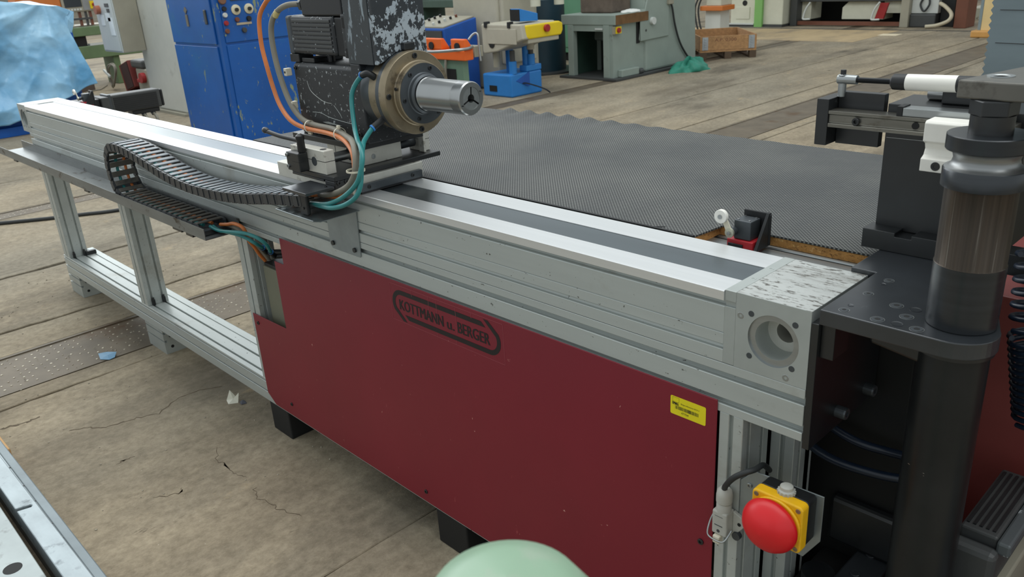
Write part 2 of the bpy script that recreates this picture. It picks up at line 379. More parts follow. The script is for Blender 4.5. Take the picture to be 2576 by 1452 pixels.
def checker(x0, x1, y0, y1, px, py, seed):
    p = B(x0, x1, y0, y1, -.03, -.004).build('checker_plate', CHECK, floor, bevel=.002)
    B(x0-.012, x0+.006, y0, y1, -.03, .0005).build('plate_edge', CHECK, p); B(x1-.006, x1+.014, y0, y1, -.03, .0005).build('plate_edge', CHECK, p)
    rnd = random.Random(seed); mb = MB(); r = 0; y = y0+.03
    while y < min(y1, 3.5):
        x = x0+.03+(px/2 if r % 2 else 0)
        while x < x1-.02:
            if rnd.random() > .30:
                s_ = rnd.uniform(.7, 1.1)
                mb.lathe([(.0055*s_, 0), (.0045*s_, .0016), (0, .0024)], (x+rnd.uniform(-.002, .002), y+rnd.uniform(-.002, .002), -.004), (0, 0, 1), 7)
            x += px
        y += py; r += 1
    mb.build('stud', STUDM, p, kind='stuff')
def crack(pts, w, seed):
    rn = random.Random(seed); P = []
    for (a, b), (c, d) in zip(pts, pts[1:]):
        for i in range(5): t = i/5; P.append((a+(c-a)*t+rn.uniform(-1, 1)*.006, b+(d-b)*t+rn.uniform(-1, 1)*.006))
    P.append(pts[-1]); L_ = []; R_ = []
    for i, p in enumerate(P):
        q0 = P[max(i-1, 0)]; q1 = P[min(i+1, len(P)-1)]; dx, dy = q1[0]-q0[0], q1[1]-q0[1]; l_ = math.hypot(dx, dy) or 1
        ww = .7*w*rn.uniform(.3, 1.3)*(0.15 if i in (0, len(P)-1) else 1); L_.append((p[0]-dy/l_*ww, p[1]+dx/l_*ww)); R_.append((p[0]+dy/l_*ww, p[1]-dx/l_*ww))
    MB().prism(L_+R_[::-1], 'z', -.004, .0016).build('crack', mat('crack_dirt', (92, 80, 64), .95, 0, .2, 30), floor)
for i_, (p_, w_) in enumerate((([(-2.521, -.515), (-2.489, -.457), (-2.441, -.424), (-2.424, -.366), (-2.412, -.305), (-2.376, -.238), (-2.444, -.132), (-2.432, -.049), (-2.393, .024)], .0035), ([(-1.979, -.201), (-1.901, -.235), (-1.85, -.228), (-1.786, -.232), (-1.739, -.215)], .0015), ([(-1.663, -.227), (-1.603, -.249), (-1.543, -.231), (-1.504, -.233), (-1.418, -.203)], .0015), ([(-2.733, -.684), (-2.724, -.633), (-2.714, -.595), (-2.723, -.551)], .008), ([(-1.859, -.464), (-1.833, -.43), (-1.82, -.397), (-1.843, -.384)], .002), ([(-2.151, -.48), (-2.154, -.446), (-2.147, -.415)], .0028))): crack(p_, w_, i_)
checker(-3.425, -3.04, -1.6, 20, .048, .030, 1)
checker(-6.24, -6.06, -1.0, 20, .045, .034, 2)
B(-10.2, -5.2, 11.6, 13.3, -.05, .0035).build('floor_patch', mat('pale_screed', (176, 154, 118), .85, 0, .12, 3, (1, .5, 1), [((140, 126, 104), 2.2, .5, .7, (1, .5, 1))]), floor, bevel=.002)
B(-12, -2.0, 13.36, 13.40, -.05, .006).build('floor_rail', DKGREY, floor)
# hall shell far beyond the machines
tag(B(-60, 14, 34, 34.3, 0, 9).build('wall_back', mat('hall_wall', (170, 166, 156), .8)), kind='structure')
tag(B(-60.3, -60, -7, 34.3, 0, 4).build('wall_left', MATS['hall_wall']), kind='structure')

# ------------------------------------------------------------------ guide rail (linear unit)
rail = thing('guide_rail', (-2.08, .095, .842), 'long silver aluminium guide rail with a grey steel band along its white top', 'rail')
XL, XR = -4.02, -.15
prof = [(0, .843), (0, .867), (.007, .8675), (.008, .872), (.007, .8765), (0, .877), (0, .897), (.002, .8975), (.002, .8985), (0, .899), (0, .9455), (.0015, .947), (.009, .9475),
        (.009, .9565), (.0, .957), (.0, .970), (.19, .970), (.19, .957), (.181, .956), (.181, .948), (.19, .947), (.19, .843)]
MB().prism(prof, 'x', XL, XR).build('rail_body', ALU, rail, bevel=.0007, seg=1)
MB().prism([(-.003, .9575), (-.003, .9735), (-.0015, .975), (.0535, .975), (.0535, .9702), (.0005, .9702), (.0005, .9575)], 'x', XL+.001, XR-.0005).build('cover_strip', ALU_TOP, rail)
MB().prism([(.1275, .9702), (.1275, .975), (.1915, .975), (.193, .9735), (.193, .9575), (.1905, .9575), (.1905, .9702)], 'x', XL+.001, XR-.0005).build('cover_strip', ALU_TOP, rail)
B(XL+.001, XR-.0005, .0545, .1265, .9702, .9738).build('steel_band', BAND, rail)
def hole_plate(x0, x1, z0, z1, cx, cz, r, y, n=48):
    """face in plane y with a round hole; returns (verts, faces, ring indices)"""
    v = []; f = []
    angs = sorted(set([2*math.pi*i/n for i in range(n)] + [math.atan2(z-cz, x-cx) % (2*math.pi) for x in (x0, x1) for z in (z0, z1)]))
    for a in angs:
        c, s_ = math.cos(a), math.sin(a)
        t = min([(x1-cx)/c if c > 1e-9 else 1e9, (x0-cx)/c if c < -1e-9 else 1e9, (z1-cz)/s_ if s_ > 1e-9 else 1e9, (z0-cz)/s_ if s_ < -1e-9 else 1e9])
        v.append((cx+c*t, y, cz+s_*t)); v.append((cx+c*r, y, cz+s_*r))
    m = len(angs)
    for i in range(m):
        j = (i+1) % m; f.append((2*i, 2*j, 2*j+1, 2*i+1))
    return v, f
def open_lathe(prof, p, d, n=40):
    mb = MB(); mb.lathe(prof, p, d, n)
    mb.f = [q for q in mb.f if len(q) <= 4]; return mb
def make_block(x0, x1, cx, m):
    z0 = .8425; z1 = .976; cz = .908; R1 = .0445; R2 = .0335
    mb = MB(); v, f = hole_plate(x0, x1, z0, z1, cx, cz, R1, 0.); mb.raw(v, f)
    mb.raw([(x0,0,z0),(x1,0,z0),(x1,.192,z0),(x0,.192,z0),(x0,0,z1),(x1,0,z1),(x1,.192,z1),(x0,.192,z1)], [(0,3,2,1),(1,2,6,5),(2,3,7,6),(3,0,4,7)])
    mb.raw([(x0,0,z1),(x1,0,z1),(x1,.192,z1),(x0,.192,z1)], [(0, 1, 2, 3)])
    blk = mb.build('end_block', ALU_BLOCK, rail)
    if m is ALU_WORN: B(x0+.0003, x1-.0003, .0006, .1915, z1-.001, z1+.0004).build('scuffed_top', m, blk)
    k = open_lathe([(R1, 0), (R1, .004)], (cx, 0, cz), (0, 1, 0), 48); k.lathe([(R1, .004), (R2, .0042)], (cx, 0, cz), (0, 1, 0), 48)
    k.f = [q for q in k.f if len(q) <= 4]; k.build('bore_rim', STEEL_BR, blk, smooth=30)
    open_lathe([(R2, .0042), (R2, .045)], (cx, 0, cz), (0, 1, 0), 48).build('bore', ALU_BLOCK, blk, smooth=30)
    open_lathe([(R2, .045), (.018, .0455), (.018, .075)], (cx, 0, cz), (0, 1, 0), 48).build('bore_shoulder', ALU_DIRTY, blk, smooth=30)
    C((cx, .078, cz), (cx, .08, cz), .02, 30).build('bore_shade', BLACKV, blk)  # black disc stands in for the shade deep in the bore
    return blk
rb = make_block(-.129, .0, -.061, ALU_WORN)
B(-.15, -.1292, -.0005, .1925, .9575, .9765).build('clamp_bar', ALU_BLOCK, rail, bevel=.0008)
B(-.15, -.1292, .004, .186, .9475, .9575).build('clamp_bar_core', ALU_BLOCK, rail)
B(-.15, -.1292, -.0002, .1915, .843, .9475).build('adapter_plate', ALU_BLOCK, rail, bevel=.0008)
lb = make_block(-4.156, -4.0205, -4.092, ALU_BLOCK)
for x, z, b in ((-.12, .938, 1), (-.035, .852, 1), (-.101, .946, 0), (-.025, .947, 0), (-.101, .871, 0), (-.026, .871, 0)):
    if b: screw((x, .0015, z), (0, -1, 0), .0058, .002, rb, STEEL_BR)
    else: C((x, -.0003, z), (x, .002, z), .0052, 16).build('tapped_hole', GREYFL, rb)
for x, y in ((-.139, .125), (-.139, .067)): screw((x, y, .9758), (0, 0, 1), .0052, .0012, rail, ALU_BLOCK)
for x, z in ((-4.13, .945), (-4.05, .945), (-4.13, .868), (-4.05, .868)): C((x, -.0003, z), (x, .002, z), .0045, 12).build('tapped_hole', GREYFL, lb)

# ------------------------------------------------------------------ support frame with red panel
fr = thing('support_frame', (-2.0, .08, 0), 'aluminium profile frame with a dark red side panel carrying the guide rail', 'machine frame')
def grooves_yz(z0, z1, depth, gs, y0=0, w=.006):
    """front outline with T-slots at heights gs=(lo,hi)"""
    P = [(y0, z0)]
    for lo, hi in sorted(gs): P += [(y0, lo), (y0+.0035, lo+.0005), (y0+.0035, lo-.002), (y0+w+.006, lo-.002), (y0+w+.006, hi+.002), (y0+.0035, hi+.002), (y0+.0035, hi-.0005), (y0, hi)]
    return P + [(y0, z1), (y0+depth, z1), (y0+depth, z0)]
MB().prism(grooves_yz(.747, .8418, .19, [(.763, .775), (.813, .825)]), 'x', -4.065, -.0005).build('support_beam', ALU, fr, bevel=.0009, seg=1)
# base beam: slots on the front and the top
bp = [(0, .112), (0, .1475), (.009, .148), (.009, .1525), (0, .153), (0, .1885), (.006, .189), (.006, .1925), (0, .193), (0, .202), (.019, .202), (.019, .192), (.027, .192), (.027, .202), (.069, .202), (.069, .192), (.077, .192), (.077, .202),
      (.113, .202), (.113, .198), (.117, .198), (.117, .202), (.146, .202), (.15, .198), (.15, .112)]
MB().prism(bp, 'x', -4.07, -.06).build('base_beam', ALU, fr, bevel=.001, seg=1)
def post(x0, x1, d=.09, z0=.2022, z1=.7468, y0=0.0005):
    w = x1-x0; c = (x0+x1)/2; s = .0042
    P = [(x0, y0), (c-s, y0), (c-s, y0+.009), (c+s, y0+.009), (c+s, y0), (x1, y0)]
    for g in (y0+.0225, y0+.0675): P += [(x1, g-s), (x1-.009, g-s), (x1-.009, g+s), (x1, g+s)]
    P += [(x1, y0+d), (x0, y0+d)]
    for g in (y0+.0675, y0+.0225): P += [(x0, g+s), (x0+.009, g+s), (x0+.009, g-s), (x0, g-s)]
    return MB().prism(P, 'z', z0, z1).build('post', ALU, fr, bevel=.0009, seg=1)
post(-4.05, -3.965); post(-3.03, -2.957); post(-1.955, -1.885); post(-.152, -.106)
post(-.1055, -.06, .045, .2022, .7468, .10)
for x0, x1 in ((-4.07, -3.902), (-3.046, -2.863)):
    f = MB().prism(grooves_yz(.0, .1118, .15, [(.056, .062), (.094, .1)]), 'x', x0, x1).build('foot', ALU_BLOCK, fr)
    for z in (.03, .08):
        for y in (.03, .075, .12):
            C((x1, y, z), (x1+.0006, y, z), .007, 10).build('profile_core_hole', BLACKV, f)
for x0, x1 in ((-1.945, -1.82), (-1.025, -.90)):
    B(x0, x1, .002, .13, 0, .1118).build('foot', RUBBLK, fr, bevel=.004)
for x, y in ((-3.945, .02), (-3.945, .07), (-2.945, .025), (-2.945, .07)):
    b = B(x-.012, x, y-.006, y+.006, .2022, .228).build('corner_bracket', BLKPL, fr, bevel=.002)
    C((x-.006, y, .228), (x-.006, y, .236), .005, 10).build('bracket_bolt', BLKOX, b)
B(-3.964, -3.94, .075, .125, .2022, .222).build('corner_bracket', BLKPL, fr, bevel=.002)
MB().prism([(-1.955, .7465), (-2.03, .7465), (-1.955, .60)], 'y', .02, .07).build('gusset_plate', ALU, fr)
# diagonal brace and cross profile at the right
MB().prism([(.146, .745), (.146, .715), (.22, .675), (.22, .705)], 'x', -.06, -.03).build('diagonal_brace', ALU_BLOCK, fr)
# red panel
PX0, PX1 = -1.932, -.155
panel = MB().prism([(-1.656, .769), (PX1, .769), (PX1, .118), (-1.885, .118), (PX0, .15), (PX0, .452), (-1.712, .456), (-1.712, .684), (-1.656, .684)], 'y', -.0032, -.0004).build('side_panel', REDP, fr, bevel=.0012, label='dark red sheet panel with black emblem')
for x, z in ((-1.903, .423), (-1.766, .164), (-1.054, .153), (-.179, .455)): screw((x, -.0032, z), (0, -1, 0), .0062, .0028, panel)
# emblem on a clear film
ring = MB(); Y = -.0036
def stroke(outer, inner, y=Y):
    mb = MB(); n = len(outer); v = [(p[0], y, p[1]) for p in outer] + [(p[0], y, p[1]) for p in inner]
    f = [(i, i+1, n+i+1, n+i) for i in range(n-1)]
    return v, f
def arc(cx, cz, r, a0, a1, n=14): return [(cx+r*math.cos(math.radians(a0+(a1-a0)*i/n)), cz+r*math.sin(math.radians(a0+(a1-a0)*i/n))) for i in range(n+1)]
ccx, ccz = -.9038, .7098
outA = [(-1.0645, .6641)] + arc(-1.0650, .7098, .0380, 212, 90) + [(-.7661, .7478)]
inA = [(-1.0490, .6638)] + arc(-1.0650, .7098, .0258, 208, 90) + [(-.7520, .7356)]
for R_ in (0, 1):
    o_ = [(2*ccx-p[0], 2*ccz-p[1]) for p in outA] if R_ else outA; i_ = [(2*ccx-p[0], 2*ccz-p[1]) for p in inA] if R_ else inA
    v, f = stroke(o_, i_); ring.raw(v, f)
ring.build('emblem_ring', DECAL, panel, label='black open oval emblem outline')
text_mesh('KOTTMANN', -1.0735, -.9030, .6945, .7228, Y+.0002, 'emblem_lettering', DECAL, panel, .0011)
text_mesh('u.', -.8890, -.8640, .6945, .7115, Y+.0002, 'emblem_lettering', DECAL, panel, .0011)
text_mesh('BERGER', -.8500, -.7405, .6945, .7228, Y+.0002, 'emblem_lettering', DECAL, panel, .0011)
fe = MB(); x0, x1, z0, z1, t = -1.110, -.694, .660, .760, .0009
for a in ((x0, x1, z0, z0+t), (x0, x1, z1-t, z1), (x0, x0+t, z0, z1), (x1-t, x1, z0, z1)): fe.box(a[0], a[1], -.0036, -.0033, a[2], a[3])
for x, a, b in ((-1.02, .742, .76), (-.955, .715, .76), (-.925, .70, .757), (-.855, .69, .757), (-.80, .745, .76), (-.93, .66, .668), (-.86, .66, .672)): fe.box(x, x+t, -.0037, -.0033, a, b)
fe.build('film_edge', CLEAR, panel)
st = MB().prism(rrect(-.252, -.177, .708, .7455, .003), 'y', -.0036, -.0033).build('asset_sticker', YELP, panel, label='yellow inventory sticker with bar code')
text_mesh('EMAG', -.2475, -.2345, .7285, .7345, -.0037, 'sticker_print', BLKPL, panel, .0003)
text_mesh('Biegevollautomat BVX 2', -.2293, -.1905, .7318, .7352, -.0037, 'sticker_print', BLKPL, panel)
text_mesh('47704', -.2285, -.2130, .7135, .7175, -.0037, 'sticker_print', BLKPL, panel, 0)
bc = MB(); rnd = random.Random(3); x = -.2415
while x < -.192:
    w = rnd.choice((.0004, .0004, .0008, .0011)); bc.box(x, x+w, -.0038, -.0036, .7205, .7275); x += w+rnd.choice((.0004, .0006, .001))
bc.build('bar_code', BLKPL, panel)
lg = MB()
for a in ((-.2475, -.2335, .7435, .7437), (-.2475, -.2473, .7345, .7437), (-.2337, -.2335, .7345, .7437)): lg.box(a[0], a[1], -.0038, -.0036, a[2], a[3])
lg.build('sticker_print', BLKPL, panel)
# grey box behind the notch
ib = thing('wiring_box', (-1.7, .16, .2), 'olive grey sheet box behind the notch of the red panel', 'junction box')
B(-1.855, -1.3, .025, .3, .2025, .63).build('box_body', OLIVE, ib, bevel=.004)
B(-1.85, -1.305, .03, .295, .632, .64).build('box_rim', BLKPL, ib)
B(-1.88, -.3, .40, .42, 0, .745).build('darkening_panel', BLACKV, label='black panel added behind the frame to darken the space under the table', cat='panel', bevel=.002)  # added sheet, hides the bright floor so the underside stays dark
# ------------------------------------------------------------------ cable tray + energy chain
tray = MB().prism([(-.1215, .744), (-.1215, .781), (-.1195, .781), (-.1195, .748), (-.0065, .748), (-.0065, .786), (-.0045, .786), (-.0045, .744)], 'x', -4.24, -1.902)
tr = thing('cable_tray', (-3.07, -.06, .744), 'long grey sheet metal channel under the cable chain along the rail', 'tray')
tray.build('tray_channel', mat('scuffed_tray_steel', (128, 132, 132), .4, .7, .15, 8, (.6, 3, 3), [((66, 58, 48), 16, .60, .68, (.6, 1, 1))]), tr)
for x in (-3.98, -3.0, -2.05): B(x, x+.05, -.12, -.0045, .735, .744).build('tray_bracket', BLKOX, tr)
B(-2.18, -2.11, -.11, -.06, .728, .744).build('tray_bracket', BLKOX, tr)
ch = thing('energy_chain', (-2.2, -.06, .748), 'black plastic cable drag chain looping beside the rail', 'cable chain')
PTS = [(-1.295, .966), (-1.45, .947), (-1.62, .921), (-1.80, .903), (-2.0, .897), (-2.18, .911), (-2.33, .934), (-2.45, .951), (-2.56, .957), (-2.635, .946), (-2.677, .91), (-2.688, .87), (-2.684, .83), (-2.664, .793), (-2.62, .768), (-2.54, .7635), (-2.3, .7635), (-2.1, .7635), (-1.955, .7635)]
def crom(P, sub=30):
    P = [Vector((p[0], p[1])) for p in P]; Q = []
    for i in range(len(P)-1):
        a = P[max(i-1, 0)]; b = P[i]; c = P[i+1]; d = P[min(i+2, len(P)-1)]
        for k in range(sub):
            t = k/sub; Q.append(.5*((2*b)+(c-a)*t+(2*a-5*b+4*c-d)*t*t+(3*b-a-3*c+d)*t*t*t))
    return Q + [P[-1]]
Q = crom(PTS); L = [0]
for i in range(1, len(Q)): L.append(L[-1]+(Q[i]-Q[i-1]).length)
def at_len(s):
    for i in range(1, len(L)):
        if L[i] >= s: t = (s-L[i-1])/(L[i]-L[i-1]); return Q[i-1].lerp(Q[i], t)
    return Q[-1]
PITCH = .0405; CY = -.062; HW = .045
def link_side(SIDE):
    mb = MB()
    for s in (SIDE,):
        y = s*HW; t = .0035
        out = [(-.021, -.014), (.013, -.014), (.021, -.009), (.0225, 0), (.021, .009), (.013, .015), (-.013, .015), (-.020, .011)]
        mb.prism(out, 'y', y-t, y+t)
        mb.prism([(-.006, -.012), (.016, -.012), (.018, .0), (.016, .013), (-.006, .013)], 'y', y-s*t-s*.001, y+s*(t+.0018))
    return mb
lm = link_side(-1); me_link = None; me_bar = None; me_bar2 = None
n = int(L[-1]/PITCH)
proto = None
for i in range(n):
    p = at_len(i*PITCH+PITCH/2); a = at_len(i*PITCH); b = at_len((i+1)*PITCH)
    d = (b-a).normalized(); ang = math.atan2(d.y, d.x)      # direction along the chain, in x-z
    rot = (0, -ang, 0)
    org = (p.x, CY, p.y); low = i > n-20
    if proto is None:
        proto = lm.build('chain_link', CHAINM, ch, origin=(0, 0, 0)); o = proto
        WORLD[o.name] = Vector(org); o.location = Vector(org)-WORLD[ch.name]; o.rotation_euler = rot
        # the link runs backwards along -x, so its outer side is local -z
        br = MB().box(-.0105, .0105, -HW+.003, HW-.003, -.0165, -.0125).build('crossbar', CHAINSHEEN, None, origin=(0, 0, 0), bevel=.0012)
        br2 = MB().box(-.010, .010, -HW+.003, HW-.003, .0125, .0165).build('crossbar', DUSTY, None, origin=(0, 0, 0), bevel=.0012)
        rs = link_side(1).build('side_plate', CHAINM, None, origin=(0, 0, 0))
        for q in (br, br2, rs): q.parent = o; q.location = (0, 0, 0)
    else:
        o = copy_part(proto, org, ch, rot)
        for q in (br, br2, rs):
            c = q.copy(); COL.objects.link(c); c.parent = o; c.location = (0, 0, 0)
# cables running inside the chain
for nm_, yy, off, r_, m_, lb_ in (('chain_cable', -.045, -.001, .0052, ORANGE, 'orange cable running inside the black cable chain'), ('chain_cable', -.075, .0, .0056, TEAL, 'teal hose running inside the black cable chain')):
    MB().tube([(q.x, yy, q.y+off) for q in Q[10:-8:12]], r_, 8, 3).build(nm_, m_, smooth=60, label=lb_, cat='cable')
# chain end bracket
eb = B(-1.305, -1.268, -.11, -.10, .9335, .985).build('end_bracket', BLKPL, ch, bevel=.003)
C((-1.285, -.1095, .95), (-1.285, -.112, .95), .003, 8).build('bracket_screw', BLKOX, eb)
B(-1.97, -1.93, -.108, -.02, .748, .752).build('end_bracket', BLKPL, ch)

# ------------------------------------------------------------------ bent bracket below the carriage
bk = thing('drip_bracket', (-1.30, -.03, .80), 'bent galvanised sheet bracket screwed below the chain end', 'bracket')
MB().prism([(-1.365, .930), (-1.365, .81), (-1.355, .80), (-1.228, .80), (-1.224, .804), (-1.218, .930)], 'y', -.0035, -.0005).build('bracket_plate', SHEET, bk)
sh = MB().prism([(-1.408, -.0005), (-1.411, -.116), (-1.404, -.124), (-1.222, -.125), (-1.206, -.116), (-1.206, -.0005)], 'z', .9285, .9303)
sh.build('bracket_shelf', mat('oily_galvanised_sheet', (140, 148, 150), .3, .8, .35, 14), bk, label='oil stained shelf')
MB().tube([(-1.408, -.122, .9306), (-1.32, -.1245, .9306), (-1.222, -.1245, .9306)], .0016, 8).build('rolled_edge', SHEET, bk)
for x in (-1.348, -1.246): C((x, -.0035, .817), (x, -.008, .817), .0065, 16).build('bolt', BLKOX, bk)

# ------------------------------------------------------------------ spindle carriage
ca = thing('spindle_carriage', (-1.37, .1, .975), 'black clamping spindle unit with motor sitting on the rail', 'spindle unit')
# lower slide
body = B(-1.56, -1.195, -.018, .205, .976, 1.0165).build('slide_body', ALU_DIRTY, ca, bevel=.002)
wp = MB().prism([(-.008, .980), (-.008, .9985), (.19, .9995), (.193, .997), (.193, .98)], 'x', -1.194, -1.183).build('wiper_holder', GREYFL, ca, bevel=.001)
B(-1.19, -1.184, .0, .19, .9752, .981).build('wiper_brush', RUBBLK, wp)
for y in (.16, .023): screw((-1.183, y, .990), (1, 0, 0), .005, .0025, wp)
B(-1.575, -1.561, -.008, .19, .977, .999).build('wiper_holder', GREYFL, ca, bevel=.001)
C((-1.52, -.002, 1.0165), (-1.52, -.002, 1.0172), .006, 14).build('grease_hole', DKGREY, ca)
pl = B(-1.405, -1.205, -.06, .276, 1.0167, 1.029).build('cross_slide_plate', BLKOX, ca, bevel=.0015)
fp = B(-1.405, -1.255, -.06, -.019, 1.011, 1.0166).build('front_ledge', BLKOX, ca, bevel=.001); B(-1.25, -1.2055, -.06, -.019, .990, 1.0166).build('front_ledge', BLKOX, ca, bevel=.002)
for y in (-.049, -.027): screw((-1.206, y, 1.012), (1, 0, 0), .0058, .0035, ca)
C((-1.235, .235, 1.029), (-1.235, .235, 1.0294), .008, 16).build('plate_hole', BLACKV, pl)
# chain mounting plate
cp = B(-1.318, -1.208, -.142, -.0605, .9985, 1.006).build('chain_mount_plate', BLKPLATE, ca, bevel=.001)
screw((-1.225, -.075, 1.006), (0, 0, 1), .004, .003, cp)
# guide blocks of the cross slide
def gblock(x0, x1, y0, y1, z0, z1, m=ALU_DIRTY): return B(x0, x1, y0, y1, z0, z1).build('guide_block', m, ca, bevel=.0015)
g1 = gblock(-1.40, -1.24, -.0575, -.0285, 1.0292, 1.088)
B(-1.4003, -1.2397, -.0578, -.0283, 1.0605, 1.0618).build('clamp_slit', BLACKV, g1)
for x in (-1.375, -1.265): C((x, -.043, 1.088), (x, -.043, 1.0884), .0085, 18).build('counterbore', GREYFL, g1)
C((-1.29, -.0577, 1.058), (-1.29, -.0583, 1.058), .0115, 24).build('guide_rod_end', GREYFL, g1)
g2 = gblock(-1.36, -1.24, .050, .175, 1.0292, 1.0745)
screw((-1.24, .085, 1.048), (1, 0, 0), .0065, .0015, g2, STEEL_BR)
gblock(-1.40, -1.362, .05, .175, 1.0292, 1.0745)
g3 = gblock(-1.30, -1.24, .245, .27, 1.0292, 1.088)
B(-1.3003, -1.2397, .2447, .2703, 1.0605, 1.0615).build('clamp_slit', BLACKV, g3)
C((-1.29, -.028, 1.056), (-1.29, .0495, 1.056), .0125, 24).build('guide_rod', STEEL, ca, smooth=40)
C((-1.29, .0495, 1.056), (-1.29, .047, 1.056), .0175, 24).build('rod_seal', BLACKV, ca)
C((-1.28, .176, 1.052), (-1.28, .2445, 1.052), .0125, 24).build('guide_rod', GREYFL, ca, smooth=40)
# clamp lever
cl = B(-1.378, -1.318, -.085, -.058, 1.031, 1.078).build('lever_block', BLKOX, ca, bevel=.002)
B(-1.35, -1.3177, -.0852, -.058, 1.056, 1.0568).build('lever_block_slit', BLACKV, cl)
for z in (1.042, 1.071): screw((-1.371, -.085, z), (0, -1, 0), .0048, .004, cl, STEEL_BR)
lv = MB().lathe([(.0085, 0), (.0105, .004), (.0095, .03), (.011, .034), (.011, .042), (.006, .046)], (-1.325, -.068, 1.078), (0, 0, 1), 20).build('clamp_lever', BLKPL, ca, smooth=40)
MB().tube([(-1.327, -.068, 1.108), (-1.36, -.068, 1.108), (-1.42, -.07, 1.11), (-1.475, -.071, 1.115), (-1.487, -.071, 1.117)], .0058, 12).build('lever_arm', BLKPL, lv, smooth=60)
MB().lathe([(0, 0), (.0075, .004), (.0085, .012), (.0065, .02), (.0055, .024)], (-1.502, -.071, 1.119), (1, 0, -.1), 14).build('lever_tip', BLKPL, lv, smooth=60)
C((-1.325, -.068, 1.124), (-1.325, -.068, 1.1265), .0045, 12).build('lever_screw', STEEL_BR, lv)
# top plate, housing, column
B(-1.54, -1.215, .032, .232, 1.075, 1.090).build('top_plate', BLKOX, ca, bevel=.0015)
hb = MB().prism([(.05, 1.0902), (.05, 1.268), (.058, 1.276), (.212, 1.276), (.212, 1.0902)], 'x', -1.511, -1.2352)
hb.build('gear_housing', BLKPAINT, ca, bevel=.003)
B(-1.2351, -1.195, .046, .214, 1.0902, 1.2845).build('bearing_plate', BLKPAINT, ca, bevel=.003)
cN = 24; ax = (.130, 1.212)
arcp = [(ax[0]+.099*math.cos(math.radians(a)), ax[1]+.099*math.sin(math.radians(a))) for a in range(133, 46, -6)]
colp = [(.047, 1.60), (.047, 1.2845)] + [p for p in arcp if p[1] > 1.2845 and .047 < p[0] < .198] + [(.198, 1.2845), (.198, 1.60)]
cx = MB().prism(colp, 'x', -1.2351, -1.120).build('worn_column', WORN, ca, bevel=.004, label='grey black column with paint rubbed off')
B(-1.2353, -1.135, .0457, .0471, 1.2848, 1.60).build('column_edge_face', WORN2, cx)
B(-1.120, -1.105, .118, .150, 1.311, 1.328).build('key_block', BLKOX, ca, bevel=.002)
for pts_ in ([(-1.4527, 1.2307), (-1.442, 1.2071), (-1.412, 1.1909), (-1.3807, 1.1811), (-1.348, 1.1791)], [(-1.4464, 1.15), (-1.4059, 1.1503), (-1.3685, 1.1428), (-1.3203, 1.138), (-1.2628, 1.1343)], [(-1.338, 1.1753), (-1.3157, 1.1563), (-1.3078, 1.1451)]):
    MB().tube([(x, .0499, z) for x, z in pts_], .0007, 5).build('paint_scratch', ALU_BLOCK, ca)
MB().prism([(-1.4035, 1.1274), (-1.375, 1.1302), (-1.3607, 1.1288), (-1.3126, 1.1252), (-1.3509, 1.1240), (-1.3844, 1.1246)], 'y', .0496, .0501).build('bare_patch', ALU_BLOCK, ca)
screw((-1.5, .05, 1.262), (0, -1, 0), .005, .004, ca); screw((-1.225, .046, 1.112), (0, -1, 0), .006, .004, ca)
for z, x in ((1.252, -1.517), (1.165, -1.512)):
    k = B(x-.012, x+.002, .028, .046, z-.01, z+.01).build('cable_clip', CREAMPL, ca, bevel=.002)
    C((x-.004, .0277, z), (x-.004, .0265, z), .003, 10).build('clip_screw', BLKOX, k)
B(-1.53, -1.485, .055, .1, 1.2762, 1.297).build('motor_foot', BLKPL, ca, bevel=.002); B(-1.48, -1.42, .06, .15, 1.2762, 1.288).build('motor_foot', BLKPL, ca, bevel=.002)
C((-1.40, .1, 1.2762), (-1.40, .1, 1.299), .01, 14).build('motor_foot', BLKPL, ca)
# servo motor
mo = B(-1.527, -1.302, .056, .155, 1.297, 1.392).build('motor_body', BLKPAINT, ca, bevel=.008, seg=3)
for i in range(8):
    z = 1.306+i*.0102
    B(-1.495, -1.315, .0535, .0562, z, z+.0068).build('cooling_rib', DKGREY, mo, bevel=.0008, seg=1)
B(-1.5272, -1.503, .0545, .1555, 1.296, 1.393).build('motor_rear_cap', GREYFL, mo, bevel=.006)
B(-1.302, -1.268, .06, .15, 1.297, 1.390).build('motor_gap_ring', RUBBLK, ca, bevel=.004)
B(-1.268, -1.2356, .056, .155, 1.294, 1.398).build('motor_flange', BLKPAINT, ca, bevel=.004)
B(-1.258, -1.236, .0535, .062, 1.365, 1.39).build('flange_notch', BLACKV, ca); B(-1.256, -1.236, .0535, .062, 1.296, 1.318).build('flange_notch', BLACKV, ca)
tb = B(-1.447, -1.262, .06, .15, 1.3925, 1.47).build('terminal_box', BLKPL, ca, bevel=.004)
gl = MB().lathe([(.012, -.005), (.0165, 0), (.0165, .012), (.013, .016), (.019, .018), (.019, .030), (.0125, .036)], (-1.447, .085, 1.420), (-1, 0, 0), 6).build('cable_gland', GREYFL, ca)
for k in range(2): MB().lathe([(.018, 0), (.02, .003), (.018, .006)], (-1.449-.008*k, .085, 1.42), (-1, 0, 0), 20).build('gland_ring', BLKPL, gl)
